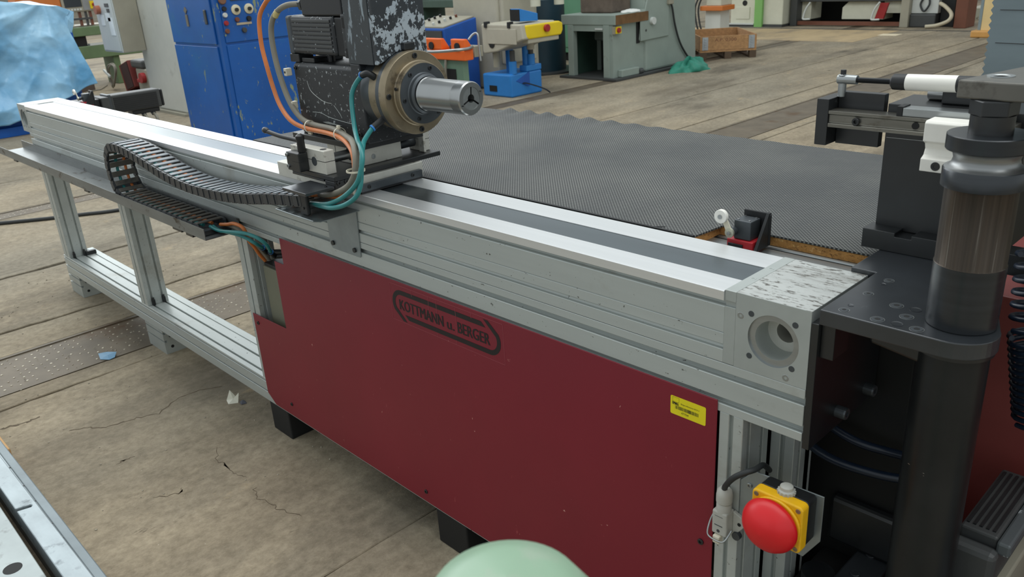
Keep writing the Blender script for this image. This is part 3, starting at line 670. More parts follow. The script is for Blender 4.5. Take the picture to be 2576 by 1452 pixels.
# bearing stack, flange and spindle nose
A = lambda x: (x, .130, 1.212); DX = (1, 0, 0)
MB().lathe([(.091, 0), (.091, .036)], A(-1.195), DX, 64).build('bearing_housing', GREYFL, ca, smooth=40)
MB().lathe([(.0925, 0), (.0925, .034)], A(-1.159), DX, 64).build('spacer_ring', BRONZE, ca, smooth=40)
fl = MB().lathe([(.0965, 0), (.098, .0015), (.098, .0145), (.0985, .015)], A(-1.125), DX, 72).build('flange_ring', GREYFL, ca, smooth=40)
fb = MB().lathe([(.0985, 0), (.0985, .022), (.097, .0238), (.076, .0238)], A(-1.1098), DX, 72).build('flange_face', BRONZE, ca, smooth=40)
MB().lathe([(.077, 0), (.077, .008), (.0745, .0095), (.0735, .022), (.07, .0235)], A(-1.0862), DX, 64).build('collar_ring', BRONZE, ca, smooth=40)
ic = MB().lathe([(.0705, 0), (.0705, .0015), (.050, .002), (.0475, .004), (.0465, .012), (.0415, .016)], A(-1.0627), DX, 64).build('spindle_collar', GREYFL, ca, smooth=30)
sp = open_lathe([(.040, 0), (.0378, .004), (.0378, .1165), (.0377, .117), (.0378, .1175), (.0378, .146), (.0355, .1495), (.0255, .1495), (.0255, .1485)], A(-1.0425), DX, 64).build('spindle_nose', STEEL, ca, smooth=30)
for k in range(3):
    pts = [(0, 0)]
    a0 = 95+120*k+4; a1 = 95+120*(k+1)-4
    seg = [(.0255*math.cos(math.radians(a0+(a1-a0)*i/12)), .0255*math.sin(math.radians(a0+(a1-a0)*i/12))) for i in range(13)]
    inn = [(.0095*math.cos(math.radians(a0+8+(a1-a0-16)*i/8)), .0095*math.sin(math.radians(a0+8+(a1-a0-16)*i/8))) for i in range(9)][::-1]
    MB().prism([(.130-p[0], 1.212+p[1]) for p in seg+inn], 'x', -.915, -.8945).build('collet_jaw', STEEL_BR, sp)
C(A(-.93), A(-.925), .026, 30).build('collet_bottom', BLACKV, sp)
for a in (25, 205): C((-.8932, .130+.0305*math.cos(math.radians(a)), 1.212+.0305*math.sin(math.radians(a))), (-.8925, .130+.0305*math.cos(math.radians(a)), 1.212+.032*math.sin(math.radians(a))), .0028, 10).build('pin_hole', BLACKV, sp)
for a in (90, 178, 270, 0):
    screw((-1.0862, .130+.0868*math.cos(math.radians(a)), 1.212+.0868*math.sin(math.radians(a))), DX, .0068, .003, fb)
for a in (60, 120, 180, 240, 300, 0):
    screw((-1.0613, .130+.061*math.cos(math.radians(a+8)), 1.212+.061*math.sin(math.radians(a+8))), DX, .0052, .0025, ic)
C((-1.071, .0565, 1.232), (-1.071, .0535, 1.232), .004, 12).build('set_hole', BLACKV, ca)
C((-1.20, .240, 1.155), (-1.165, .262, 1.15), .008, 14, r2=.006).build('release_knob', STEEL, ca, smooth=60)
B(-1.245, -1.222, .236, .243, 1.03, 1.12).build('rear_lug', ALU_DIRTY, ca, bevel=.002)
# hose fittings
def fitting(p, a, b, name='hose_fitting'):
    o = MB().tube([p, a, b], .0082, 12, 8).build(name, BLKPL, ca, smooth=60)
    C(p, Vector(p)+(Vector(p)-Vector(a)).normalized()*.012, .0075, 6).build('fitting_thread', BRONZE, o)
    d = (Vector(b)-Vector(a)).normalized(); C(b, Vector(b)+d*.004, .0088, 14).build('release_collar', BLUEM, o)
fitting((-1.142, .052, 1.254), (-1.150, .038, 1.266), (-1.172, .036, 1.262)); fitting((-1.128, .052, 1.160), (-1.130, .038, 1.152), (-1.133, .022, 1.143))

# ------------------------------------------------------------------ hoses and cables of the carriage
def hose(name, pts, r, m, label, cat='hose', n=12, group=None):
    return MB().tube(pts, r, n).build(name, m, None, smooth=60, label=label, cat=cat, group=group)
hose('air_hose', [(-1.174, .036, 1.261), (-1.194, .03, 1.242), (-1.204, .022, 1.22), (-1.201, .015, 1.192), (-1.179, 0, 1.147), (-1.135, -.025, 1.122), (-1.085, -.052, 1.118), (-1.055, -.07, 1.098), (-1.056, -.08, 1.065), (-1.069, -.085, 1.04), (-1.1, -.09, 1.014), (-1.155, -.09, .986), (-1.21, -.09, .968), (-1.289, -.085, .957)], .0058, TEAL, 'teal air hose from the upper black elbow fitting on the spindle')
hose('air_hose', [(-1.134, .019, 1.141), (-1.126, 0, 1.131), (-1.112, -.022, 1.121), (-1.088, -.043, 1.115), (-1.072, -.06, 1.096), (-1.066, -.07, 1.066), (-1.064, -.08, 1.031), (-1.077, -.09, 1.005), (-1.115, -.098, .983), (-1.171, -.098, .967), (-1.239, -.088, .958), (-1.308, -.075, .95)], .0058, TEAL, 'teal air hose from the lower black fitting on the spindle')
gc = thing('motor_cable', (-1.3, 0, .97), 'thick grey motor cable curving down beside the orange one', 'cable')
MB().tube([(-1.482, .085, 1.42), (-1.525, .07, 1.419), (-1.563, .06, 1.406), (-1.585, .05, 1.381), (-1.593, .045, 1.344), (-1.583, .04, 1.288), (-1.561, .035, 1.232), (-1.522, .03, 1.171), (-1.477, .03, 1.134), (-1.414, .03, 1.122), (-1.313, .025, 1.121), (-1.217, 0, 1.116), (-1.15, -.03, 1.117), (-1.105, -.055, 1.097), (-1.095, -.068, 1.062), (-1.114, -.07, 1.034), (-1.145, -.07, 1.013), (-1.221, -.06, .985), (-1.30, -.05, .968)], .0075, 12).build('cable_jacket', GREYC, gc, smooth=60)
C((-1.566, .059, 1.404), (-1.577, .055, 1.391), .0085, 14).build('marker_sleeve', mat('yellowed_label', (206, 190, 130), .5), gc)
oc = thing('motor_cable', (-1.3, .01, .97), 'orange cable hanging in front of the blue cabinet beside the motor', 'cable')
MB().tube([(-1.448, .125, 1.44), (-1.50, .125, 1.448), (-1.56, .11, 1.455), (-1.622, .08, 1.44), (-1.654, .07, 1.418), (-1.667, .06, 1.393), (-1.671, .055, 1.362), (-1.666, .05, 1.313), (-1.647, .045, 1.262), (-1.621, .04, 1.204), (-1.579, .03, 1.158), (-1.514, .02, 1.125), (-1.444, .02, 1.112), (-1.33, .015, 1.111), (-1.243, 0, 1.109), (-1.177, -.022, 1.100), (-1.135, -.042, 1.085), (-1.120, -.055, 1.05), (-1.142, -.06, 1.020), (-1.194, -.05, .981), (-1.252, -.045, .971), (-1.332, -.045, .963)], .0062, 12).build('cable_jacket', ORANGE, oc, smooth=60)
def tie(p, nrm, r, parent, m=CREAMPL):
    o = MB().lathe([(r, -.0022), (r+.0012, -.0022), (r+.0012, .0022), (r, .0022)], p, nrm, 18, closed=True).build('cable_tie', m, parent)
    return o
tie((-1.43, .025, 1.117), (1, 0, 0), .0155, gc); tie((-1.268, .012, 1.1155), (1, -.2, 0), .0155, gc)
t3 = tie((-1.085, -.073, 1.065), (.1, 0, 1), .021, gc)
B(-1.443, -1.427, .024, .03, 1.095, 1.107).build('tie_head', CREAMPL, gc, bevel=.001); B(-1.272, -1.262, .006, .014, 1.129, 1.138).build('tie_head', CREAMPL, gc, bevel=.002)
# lower hoses leaving the chain towards the panel notch
hose('air_hose', [(-1.97, -.07, .7645), (-1.907, -.07, .762), (-1.805, -.06, .774), (-1.757, -.05, .775), (-1.713, -.04, .767), (-1.706, -.02, .741), (-1.731, .0, .71)], .0056, TEAL, 'teal air hose leaving the chain, arching over to the panel notch')
hose('air_hose', [(-1.97, -.06, .7625), (-1.932, -.06, .757), (-1.83, -.05, .759), (-1.795, -.04, .752), (-1.768, -.028, .738), (-1.781, 0, .713)], .0056, TEAL, 'teal air hose leaving the chain, lower one ending in the left fitting')
hose('motor_cable', [(-1.96, -.04, .765), (-1.908, -.04, .775), (-1.862, -.04, .786), (-1.81, -.04, .785), (-1.80, -.035, .766), (-1.823, -.02, .733), (-1.836, 0, .704), (-1.852, .02, .67), (-1.86, .04, .64)], .0058, ORANGE, 'orange cable leaving the chain end and dropping behind the red panel', 'cable')
hose('signal_cable', [(-1.95, -.03, .765), (-1.90, -.03, .768), (-1.86, -.03, .764), (-1.83, -.02, .74), (-1.84, .02, .69), (-1.85, .05, .64)], .0065, GREYC, 'grey cable behind the orange one at the chain end', 'cable')
for (p, a, b, lb_) in (((-1.781, 0, .713), (-1.792, .01, .700), (-1.803, .022, .686), 'left'), ((-1.731, 0, .71), (-1.742, .01, .697), (-1.75, .022, .684), 'right')):
    o = thing('hose_connector', p, 'black push-in hose connector, %s one behind the panel notch' % lb_, 'fitting')
    C(p, Vector(p)+Vector((-.003, .003, -.003)), .0088, 14).build('release_collar', BLUEM, o); MB().tube([p, a, b], .0085, 12).build('connector_body', BLKPL, o, smooth=60)
    MB().tube([b, (b[0]+.02, b[1]+.02, b[2]), (b[0]+.06, b[1]+.03, b[2]+.005)], .008, 12).build('elbow', BLKPL, o, smooth=60)
# ------------------------------------------------------------------ work table and rubber mat
tb_ = thing('work_table', (-1.1, .65, 0), 'particle board table behind the rail under the black rubber mat', 'table')
TX0, TX1, TY0, TY1, TZ = -2.165, -.033, .228, 1.05, .945
tp = [(TX0, TY0), (-.362, TY0), (-.362, .317), (TX1, .317), (TX1, TY1), (TX0, TY1)]
MB().prism(tp, 'z', TZ-.001, .961).build('table_board', CHIP, tb_)
B(TX0, -.363, .2205, .2275, .935, .9665).build('edge_strip', RUBBLK, tb_)
B(-1.9, -.034, .21, .300, .905, .944).build('support_channel', STEEL_BR, tb_, bevel=.006)
B(-1.9, -.034, .31, .36, .895, .9435).build('support_channel', STEEL_BR, tb_, bevel=.004)
for x, y in ((-1.8, .96), (-.15, .96), (-1.0, .96)): B(x-.03, x+.03, y-.03, y+.03, 0, .944).build('table_leg', ALU, tb_)
B(-1.85, -.1, .93, .99, .86, .944).build('rear_beam', ALU, tb_)
# mat: grid with a rippled rear edge
def mat_mesh():
    mb = MB(); nx, ny = 240, 24; z0, t = .9615, .0035; idx = {}
    xs = [TX0-.004+(TX1+.004-TX0)*i/nx for i in range(nx+1)]
    v = []; f = []
    def zz(x, y):
        w = 0
        if -1.82 < x < -.62:
            e = max(0, (y-(TY1-.07))/.08); amp = .012*(min(1, (x+1.82)/.08))*max(0.12, min(1, (-.85-x)/.6) if x < -.85 else .12)
            w = amp*e*(.5+.5*math.sin(2*math.pi*x/.098))
        return w+.0012*math.sin(3*x+5*y)*math.sin(7*y)
    for i, x in enumerate(xs):
        fy = TY0-.002 if x < -.362 else .315
        for j in range(ny+1):
            u = j/ny; y = fy+(TY1+.006-fy)*(1-(1-u)**1.6)
            idx[i, j] = len(v); v.append((x, y, z0+t+zz(x, y)))
    for i in range(nx):
        for j in range(ny): f.append((idx[i, j], idx[i+1, j], idx[i+1, j+1], idx[i, j+1]))
    n0 = len(v); v2 = [(p[0], p[1], p[2]-t) for p in v]
    f += [(a+n0, d+n0, c+n0, b+n0) for a, b, c, d in f[:nx*ny]]
    rim = [idx[i, 0] for i in range(nx+1)] + [idx[nx, j] for j in range(1, ny+1)] + [idx[i, ny] for i in range(nx-1, -1, -1)] + [idx[0, j] for j in range(ny-1, 0, -1)]
    for k in range(len(rim)):
        a, b = rim[k], rim[(k+1) % len(rim)]; f.append((b, a, a+n0, b+n0))
    mb.raw(v+v2, f); return mb
mm = thing('rubber_mat', (-1.0, .65, .9612), 'large black dimpled rubber mat lying on the table, wavy at the back edge', 'mat')
mat_mesh().build('mat_sheet', RUBMAT, mm, smooth=50)
B(-.47, -.44, .228, .232, .9652, .9658).rot('Z', math.radians(35), (-.46, .23, 0)).build('cut_slit', RUBBLK, mm)

# ------------------------------------------------------------------ limit switches
def limit_switch(ox, oy, oz, label, flip=1):
    t = thing('limit_switch', (ox, oy, oz), label, 'switch')
    X = lambda a: ox+a
    bp_ = MB().prism([(X(.046), oz+.0), (X(.046), oz+.062), (X(.040), oz+.066), (X(-.012), oz+.066), (X(-.012), oz+.0)], 'y', oy+.032, oy+.038).build('bracket', BLKPL, t, bevel=.002)
    MB().prism([(oy-.012, oz), (oy+.038, oz), (oy+.038, oz+.066), (oy+.030, oz+.066)], 'x', X(.038), X(.044)).build('bracket_web', BLKPL, bp_)
    B(X(-.010), X(.026), oy-.006, oy+.031, oz+.016, oz+.054).build('switch_head', GREYFL, t, bevel=.002)
    for a, b in ((-.004, 0), (.02, 0), (-.004, .025), (.02, .025)): C((X(a), oy+b, oz+.054), (X(a), oy+b, oz+.0555), .0024, 8).build('head_screw', STEEL, t)
    B(X(-.022), X(.034), oy-.010, oy+.030, oz-.02, oz+.0155).build('switch_body', mat('switch_red', (176, 36, 44), .45), t, bevel=.002)
    C((X(.026), oy-.0102, oz-.002), (X(.026), oy-.011, oz-.002), .0035, 12).build('body_hole', BLACKV, t)
    B(X(-.018), X(.014), oy-.013, oy-.0102, oz-.012, oz+.008).build('cover', BLKPL, t, bevel=.001)
    for a in (-.014, .001): C((X(a), oy-.013, oz-.002), (X(a), oy-.015, oz-.002), .0036, 12).build('cover_screw', STEEL_BR if a > 0 else BLKOX, t)
    C((X(-.008), oy-.006, oz+.032), (X(-.008), oy-.022, oz+.032), .008, 18).build('shaft_bush', GREYFL, t)
    rx, rz = X(-.024), oz+.064; px_, pz = X(-.008), oz+.032
    d = Vector((rx-px_, 0, rz-pz)).normalized(); nrm = Vector((-d.z, 0, d.x))
    lv_ = MB(); w = .0065
    P = [Vector((px_, 0, pz))+nrm*w, Vector((px_, 0, pz))-nrm*w, Vector((rx, 0, rz))-nrm*w*.8, Vector((rx, 0, rz))+nrm*w*.8]
    lv_.prism([(p.x, p.z) for p in P], 'y', oy-.0245, oy-.022).build('lever', CREAMPL, t)
    C((px_, oy-.0215, pz), (px_, oy-.026, pz), .0095, 20).build('lever_hub', mat('zinc', (196, 196, 178), .35, .7), t)
    C((px_, oy-.026, pz), (px_, oy-.029, pz), .004, 6).build('hub_nut', STEEL, t)
    ro = C((rx, oy-.025, rz), (rx, oy-.034, rz), .0135, 26).build('roller', WHITEPL, t, bevel=.001)
    C((rx, oy-.034, rz), (rx, oy-.036, rz), .0045, 12).build('roller_pin', STEEL, ro)
    return t
limit_switch(-.283, .262, .950, 'small limit switch with white roller lever beside the right end of the rail')
limit_switch(-3.99, .262, .942, 'small limit switch with white roller lever at the far left end of the rail')

# far servo motor behind the left end of the rail
sm = thing('servo_motor', (-4.07, .5, .80), 'black ribbed servo motor behind the far left end of the rail', 'motor')
smb = B(-4.12, -4.03, .40, .66, .868, .962).build('motor_body', DKGREY, sm, bevel=.006)
for i in range(8): B(-4.0302, -4.0275, .415, .64, .874+i*.0098, .880+i*.0098).build('cooling_rib', BLKPL, smb)
B(-4.13, -4.02, .385, .402, .862, .968).build('motor_flange', GREYFL, sm, bevel=.003)
B(-4.13, -4.0, .345, .384, .86, .96).build('gear_adapter', DKGREY, sm, bevel=.004); B(-4.14, -4.02, .193, .345, .87, .955).build('coupling_housing', BLKPL, sm, bevel=.004)
B(-4.118, -4.032, .66, .675, .870, .958).build('motor_rear_cap', BLKPL, smb, bevel=.012, seg=3)
B(-4.11, -4.04, .5, .645, .845, .868).build('terminal_block', BLKPL, sm, bevel=.004)
for y in (.56, .61):
    C((-4.06, y, .846), (-4.045, y, .836), .012, 14).build('gland', GREYFL, sm)
    MB().tube([(-4.05, y, .84), (-4.02, y, .825), (-4.01, y, .80), (-4.03, y, .76)], .008, 10).build('motor_lead', GREYC, sm, smooth=60)

# ------------------------------------------------------------------ bending head
hd = thing('bending_head', (.1, .1, 0), 'black steel bending head plate bolted to the end of the rail on a thick column', 'bending head')
PCX, PCY = .183, .075
pp = [(.012, .0), (PCX, .0)] + [(PCX+.056*math.cos(math.radians(a)), .056+.056*math.sin(math.radians(a))) for a in range(-81, 28, 9)] + [(.205, .16), (.16, .36), (.05, .36), (.05, .375), (-.030, .375), (-.030, .193), (.012, .193)]
plate = MB().prism(pp, 'z', .959, .984).build('head_plate', BLKPLATE, hd, bevel=.0015)
for x, y, r in ((.043, .170, .0062), (.041, .099, .0062), (.040, .019, .0062), (.092, .080, .0082), (.119, .049, .0082), (.091, .016, .0082), (.146, .016, .0082)):
    MB().lathe([(r+.0018, 0), (r+.0018, .0004), (r+.0010, .0004), (r+.0010, 0)], (x, y, .984), (0, 0, 1), 24, closed=True).build('counterbore_rim', STEEL_BR, plate)
    screw((x, y, .9838), (0, 0, 1), r, .0012, plate, GREYFL)
    C((x, y, .984), (x, y, .9851), r*.5, 6).build('socket_shade', BLACKV, plate)  # flat black disc paints the shade of the hexagon recess
for x, y, r in ((.042, .150, .0042), (.040, .041, .0042), (.119, .081, .0085), (.118, .017, .0085)):
    MB().lathe([(r, .0), (r, .0005), (r*.8, .0001), (0, -.0)], (x, y, .984), (0, 0, 1), 22).build('dowel_hole', BLKPLATE, plate)
ep = B(.0008, .0125, -.0, .245, .736, .9588).build('end_plate', BLKOX, hd, bevel=.001)
B(.0127, .034, .01, .06, .90, .9588).build('support_lug', BLKOX, ep, bevel=.001)
for y, z in ((.200, .765), (.093, .768)): screw((.0125, y, z), (1, 0, 0), .0105, .018, hd, GREYFL)
MB().prism([(.068, .9588), (.072, .930), (.150, .918), (.19, .918), (.19, .9588)], 'y', .045, .075).build('weld_gusset', BLKOX, hd, bevel=.004)
C((.1795, .075, .30), (.1795, .075, .9588), .0475, 56).build('column', mat('scratched_black_column', (40, 42, 43), .34, .5, .3, 6, (1, 1, 1), [((120, 112, 92), 26, .70, .75, (.4, .4, 2.5))]), hd, smooth=40)
for z_, d_ in ((.756, 0), (.752, .004)): MB().tube([(.153+d_, .0355-d_*.3, z_), (.166+d_, .0302, z_-.0012), (.180, .0276, z_-.0025)], .0005, 4).build('bare_scratch', STEEL, hd)
C((.1795, .075, .944), (.1795, .075, .9588), .052, 56).build('column_collar', BLKOX, hd, smooth=40)
# lower base
B(-.055, 1.0, .02, .295, 0, .36).build('head_base', BLACKV, hd, bevel=.01)
B(-.28, .0725, .252, .39, 0, .885).build('dark_void_box', BLACKV, hd, bevel=.004)  # added black box, keeps the void below the rail end dark
B(.02, .085, .04, .25, .36, .40).build('base_flange', BLKPLATE, hd, bevel=.004); B(.10, .30, .0, .22, .36, .385).build('base_flange', BLKOX, hd, bevel=.004)
for x, y, z in ((.047, .243-.012, .40), (.047, .164, .40), (.225, .11, .385)): screw((x, y, z), (0, 0, 1), .009, .003, hd, BLKPLATE)
C((-.012, .14, .36), (-.012, .14, .388), .030, 30).build('base_boss', BLKOX, hd, smooth=40)
B(-.04, .21, .255-.03, .25, .40, .50).build('base_bar', BLKOX, hd, bevel=.008); B(.19, .75, .04, .14, .36, .47).build('base_bar', BLKPLATE, hd, bevel=.012)
# bend die stack on the plate
dz = thing('bend_die', (PCX, PCY, .984), 'grooved round bending die on a heat tinted steel pillar', 'bending die')
V = lambda z: (PCX, PCY, z)
ZU = (0, 0, 1)
MB().lathe([(.0435, 0), (.0455, .001), (.0455, .091)], V(.984), ZU, 64).build('pillar_foot', DARKST, dz, smooth=40)
MB().lathe([(.0455, 0), (.0445, .0012), (.0445, .107)], V(1.0752), ZU, 64).build('pillar', BROWNST, dz, smooth=40)
MB().lathe([(.0445, -.001), (.0505, 0), (.0505, .0225), (.049, .0245)], V(1.184), ZU, 64).build('die_collar', DARKST, dz, smooth=40)
MB().lathe([(.049, 0), (.0445, .0015), (.0405, .006), (.039, .012), (.0405, .018), (.0435, .0222), (.0495, .0238)], V(1.2085), ZU, 64).build('die_groove', GROOVE, dz, smooth=60)
MB().lathe([(.0495, 0), (.0505, .001), (.0505, .0195), (.0495, .0205)], V(1.2325), ZU, 64).build('die_disc', DARKST, dz, smooth=40)
C(V(1.253), V(1.277), .0262, 40).build('spacer', BLKOX, dz, smooth=40)
C(V(1.277), V(1.2968), .0290, 6, phase=.35).build('hexagon_nut', BLKOX, dz, bevel=.0015)
# top arm
ar = thing('top_arm', (.3, .2, 1.297), 'thick grey steel tie arm on top of the bending die', 'arm')
MB().prism([(.140, .060), (.2, .0535), (.36, .06), (.50, .40), (.46, 1.0), (.36, 1.0)], 'z', 1.297, 1.320).build('arm_plate', mat('worn_arm_steel', (112, 110, 104), .42, .7, .18, 8, (1, 1, 1), [((70, 66, 60), 20, .6, .75, (1, 1, 1))]), ar, bevel=.002)
MB().lathe([(.0165, 0), (.0165, .0012), (.011, .0012), (.008, -.001)], (.176, .106, 1.320), ZU, 30).build('center_ring', STEEL_BR, ar)
MB().lathe([(.0165, 0), (.0165, .0012), (.011, .0012), (.008, -.001)], (.235, .16, 1.320), ZU, 30).build('center_ring', STEEL_BR, ar)
B(.36, .46, .93, .99, 0, 1.2968).build('arm_support', BLKOX, ar)

# ------------------------------------------------------------------ clamp slide behind the die
cs = thing('clamp_slide', (.05, .34, .984), 'black clamping slide block with a steel guide bar and white nylon shoe', 'clamp')
bb_ = MB().prism([(-.062, .9842), (-.062, 1.019), (-.006, 1.019), (-.006, 1.0125), (.022, 1.0125), (.022, 1.019), (.20, 1.019), (.20, .9842)], 'y', .300, .345).build('slotted_base', BLKOX, cs, bevel=.001)
po = B(-.055, .16, .335, .44, 1.0126, 1.232).build('slide_post', BLKOX, cs, bevel=.0015)
B(-.052, .02, .3343, .3349, 1.1745, 1.1752).build('scribe_line', STEEL_BR, po)
gb = MB().prism([(.3005, 1.190), (.3005, 1.196), (.304, 1.198), (.304, 1.211), (.3005, 1.213), (.3005, 1.2185), (.3345, 1.2185), (.3345, 1.190)], 'x', -.143, .15).build('guide_bar', DIRTYBAR, cs, bevel=.0006)
screw((-.093, .304, 1.2035), (0, -1, 0), .0065, .006, cs)
C((.005, .3038, 1.205), (.005, .3028, 1.205), .0058, 16).build('bar_hole', BLACKV, gb)
eb_ = B(-.165, -.1432, .300, .365, 1.157, 1.238).build('end_stop', BLKOX, cs, bevel=.001)
B(-.1430, -.062, .336, .352, 1.205, 1.2465).build('end_stop_arm', BLKOX, cs, bevel=.001); B(-.1430, -.066, .336, .352, 1.155, 1.1895).build('end_stop_arm', BLKOX, cs, bevel=.001)
B(-.02, .14, .305, .334, 1.2187, 1.232).build('carriage_wagon', STEEL_BR, cs, bevel=.001); B(-.028, -.018, .305, .334, 1.2187, 1.234).build('wagon_seal', BLKPL, cs)
ny = thing('nylon_shoe', (.08, .28, 1.14), 'white nylon shoe with a concave groove between guide bar and die', 'nylon block')
MB().prism([(.262, 1.143), (.262, 1.163), (.272, 1.168), (.276, 1.177), (.272, 1.186), (.262, 1.191), (.262, 1.2195), (.266, 1.2235), (.300, 1.2235), (.300, 1.143)], 'x', .034, .145).build('shoe_body', WHITEPL, ny, bevel=.0012)
screw((.058, .262, 1.153), (0, -1, 0), .007, .001, ny, BLKOX)
gs = thing('gas_strut', (-.05, .34, 1.24), 'black and white gas strut above the guide bar', 'gas strut')
C((-.138, .335, 1.2385), (-.138, .335, 1.262), .0068, 16).build('mount_pin', STEEL_BR, gs, smooth=40); C((-.138, .335, 1.2745), (-.138, .335, 1.284), .0052, 6).build('pin_nut', BLKOX, gs); C((-.138, .335, 1.2735), (-.138, .335, 1.2750), .008, 16).build('washer', GREYFL, gs)
MB().lathe([(0, -.010), (.008, -.008), (.0098, 0), (.008, .007), (.0078, .026)], (-.138, .335, 1.268), (1, 0, 0), 18).build('rod_eye', STEEL_BR, gs, smooth=50)
C((-.112, .335, 1.268), (-.05, .335, 1.2685), .0047, 16).build('piston_rod', mat('chromed_black_rod', (40, 42, 44), .15, .9), gs, smooth=40)
MB().lathe([(.008, 0), (.0128, .004), (.0132, .008), (.0132, .34)], (-.054, .335, 1.2685), (1, 0, .02), 24).build('cylinder', BLKPL, gs, smooth=40)
MB().lathe([(.0134, .026), (.0134, .105)], (-.054, .335, 1.2685), (1, 0, .02), 24).build('white_sleeve', WHITEPL, gs, smooth=40)
B(.02, .075, .36, .42, 1.232, 1.262).build('strut_block', BLKOX, cs, bevel=.003)
C((-.01, .40, 1.242), (.06, .38, 1.247), .012, 18).build('toggle_rod', STEEL, cs, smooth=40)

# coiled air hoses at the right edge, red cabinet, motor
def helix(p0, p1, R, turns, r, name, label):
    p0 = Vector(p0); p1 = Vector(p1); d = (p1-p0).normalized(); u = d.orthogonal().normalized(); w = d.cross(u); pts = []
    n_ = int(turns*16)
    for i in range(n_+1):
        a = 2*math.pi*i/16; pts.append(p0.lerp(p1, i/n_)+(u*math.cos(a)+w*math.sin(a))*R)
    return MB().tube(pts, r, 10, 1, smooth=False).build(name, BLUEHOSE, smooth=60, label=label, cat='hose')
helix((.236, .21, 1.06), (.246, .20, .945), .030, 6, .0042, 'coiled_hose', 'dark blue coiled air hose hanging behind the die pillar at the right edge')
helix((.248, .20, .938), (.275, .20, .80), .032, 13, .0040, 'coiled_hose', 'black tightly coiled lower part of hose at the right edge')
rc = thing('red_cabinet', (.5, .5, 0), 'faded red machine cabinet behind the thick black column', 'cabinet')
B(-.20, .95, .42, .9, 0, .90).build('cabinet_body', REDCAB, rc, bevel=.003)
B(.0727, .0745, .252, .262, .37, .883).build('lit_edge_strip', mat('lit_red_edge', (120, 18, 14), .4), rc)  # light catching the cabinet edge, painted as a red strip
B(.15, .95, .5, .9, .9, 1.12).build('cabinet_top', BEIGEGR, rc, bevel=.003)
dm = thing('drive_motor', (.24, .26, .36), 'black ribbed drive motor at the lower right beside the column', 'motor')
mbd = B(.206, .262, .157, .364, .49, .60).build('motor_body', DKGREY, dm, bevel=.004)
for i in range(5): B(.211+i*.0098, .2155+i*.0098, .17, .352, .60, .6022).build('cooling_rib', BLKPL, mbd)
B(.2625, .283, .15, .37, .575, .598).build('motor_rail', mat('worn_motor_edge', (84, 90, 92), .5, .2, .1, 10, (1, 1, 1), [((190, 198, 200), 30, .60, .62, (1, 1, 1))]), dm, bevel=.004)
B(.21, .275, .17, .36, .386, .489).build('motor_mount', BEIGEGR, dm, bevel=.004); B(.2, .27, .125, .156, .50, .585).build('motor_cap', DKGREY, dm, bevel=.01)
hose('supply_hose', [(-.25, .20, .66), (-.12, .17, .655), (-.02, .15, .635), (.06, .16, .63), (.13, .17, .64)], .008, BLUEHOSE, 'black supply hose sagging under the rail end, front one')
hose('supply_hose', [(-.25, .225, .685), (-.10, .21, .675), (.0, .20, .655), (.06, .21, .65), (.13, .20, .665)], .008, BLUEHOSE, 'black supply hose sagging under the rail end, rear one')

# ------------------------------------------------------------------ emergency stop
es = thing('emergency_stop', (-.02, -.03, .53), 'yellow emergency stop box with a big red mushroom button', 'emergency stop')
ep2 = MB().prism([(-.103, .53), (-.103, .628), (-.078, .657), (.047, .663), (.047, .575), (.02, .53)], 'y', -.002, .0005).build('mounting_plate', SHEET, es, bevel=.0006)
screw((-.085, -.002, .625), (0, -1, 0), .005, .003, es, STEEL_BR)
MB().prism(rrect(-.052, .036, .574, .662, .008), 'y', -.030, -.0022).build('box_base', BLKPL, es, bevel=.002)
yb = MB().prism(rrect(-.053, .037, .573, .663, .008), 'y', -.052, -.0302).build('box_cover', YELBOX, es, bevel=.003, seg=3)
for x, z in ((-.045, .655), (.029, .655), (.029, .581), (-.045, .581)): screw((x, -.052, z), (0, -1, 0), .0042, .0008, yb, BRONZE)
C((-.008, -.052, .618), (-.008, -.058, .618), .045, 44).build('cover_ring', YELBOX, es, bevel=.002)
dome = [(.0, .034), (.012, .0328), (.024, .029), (.035, .0225), (.043, .0145), (.0475, .006), (.0485, .0), (.046, -.004)][::-1]
MB().lathe(dome, (-.012, -.0625, .614), (0, -1, 0), 56).build('mushroom_button', REDBTN, es, smooth=60)
gk = MB().lathe([(.0135, 0), (.0135, .006), (.011, .008), (.0105, .013), (.007, .0155)], (-.005, -.028, .662), ZU, 28).build('cable_plug', GREYPL, es, smooth=40)
for k in range(14):
    a = 2*math.pi*k/14; C((-.005+.0135*math.cos(a), -.028+.0135*math.sin(a), .662), (-.005+.0135*math.cos(a), -.028+.0135*math.sin(a), .6675), .0018, 6).build('plug_grip', GREYPL, gk)
# plug connector with its cable
pc = thing('plug_connector', (-.125, -.02, .50), 'grey industrial plug with wire latch on the frame post left of the red button', 'connector')
B(-.142, -.112, -.028, -.002, .512, .562).build('plug_housing', GREYPL, pc, bevel=.003)
MB().prism([(-.112, .560), (-.112, .515), (-.100, .520), (-.090, .534), (-.094, .553)], 'y', -.008, -.0005).build('plug_flange', GREYPL, pc, bevel=.0015)
C((-.098, -.0085, .538), (-.098, -.009, .538), .0035, 12).build('flange_hole', BLACKV, pc)
MB().lathe([(.0135, 0), (.0135, .014), (.0115, .017), (.0145, .02), (.0145, .034), (.013, .043), (.008, .048)], (-.126, -.015, .560), ZU, 24).build('plug_gland', GREYPL, pc, smooth=40)
MB().tube([(-.146, -.015, .545), (-.149, -.022, .53), (-.147, -.033, .512), (-.138, -.036, .506), (-.118, -.036, .506), (-.110, -.032, .512), (-.106, -.02, .528)], .0016, 8).build('wire_latch', STEEL_BR, pc, smooth=60)
B(-.136, -.122, -.034, -.02, .496, .512).build('latch_tab', CREAMPL, pc, bevel=.002)
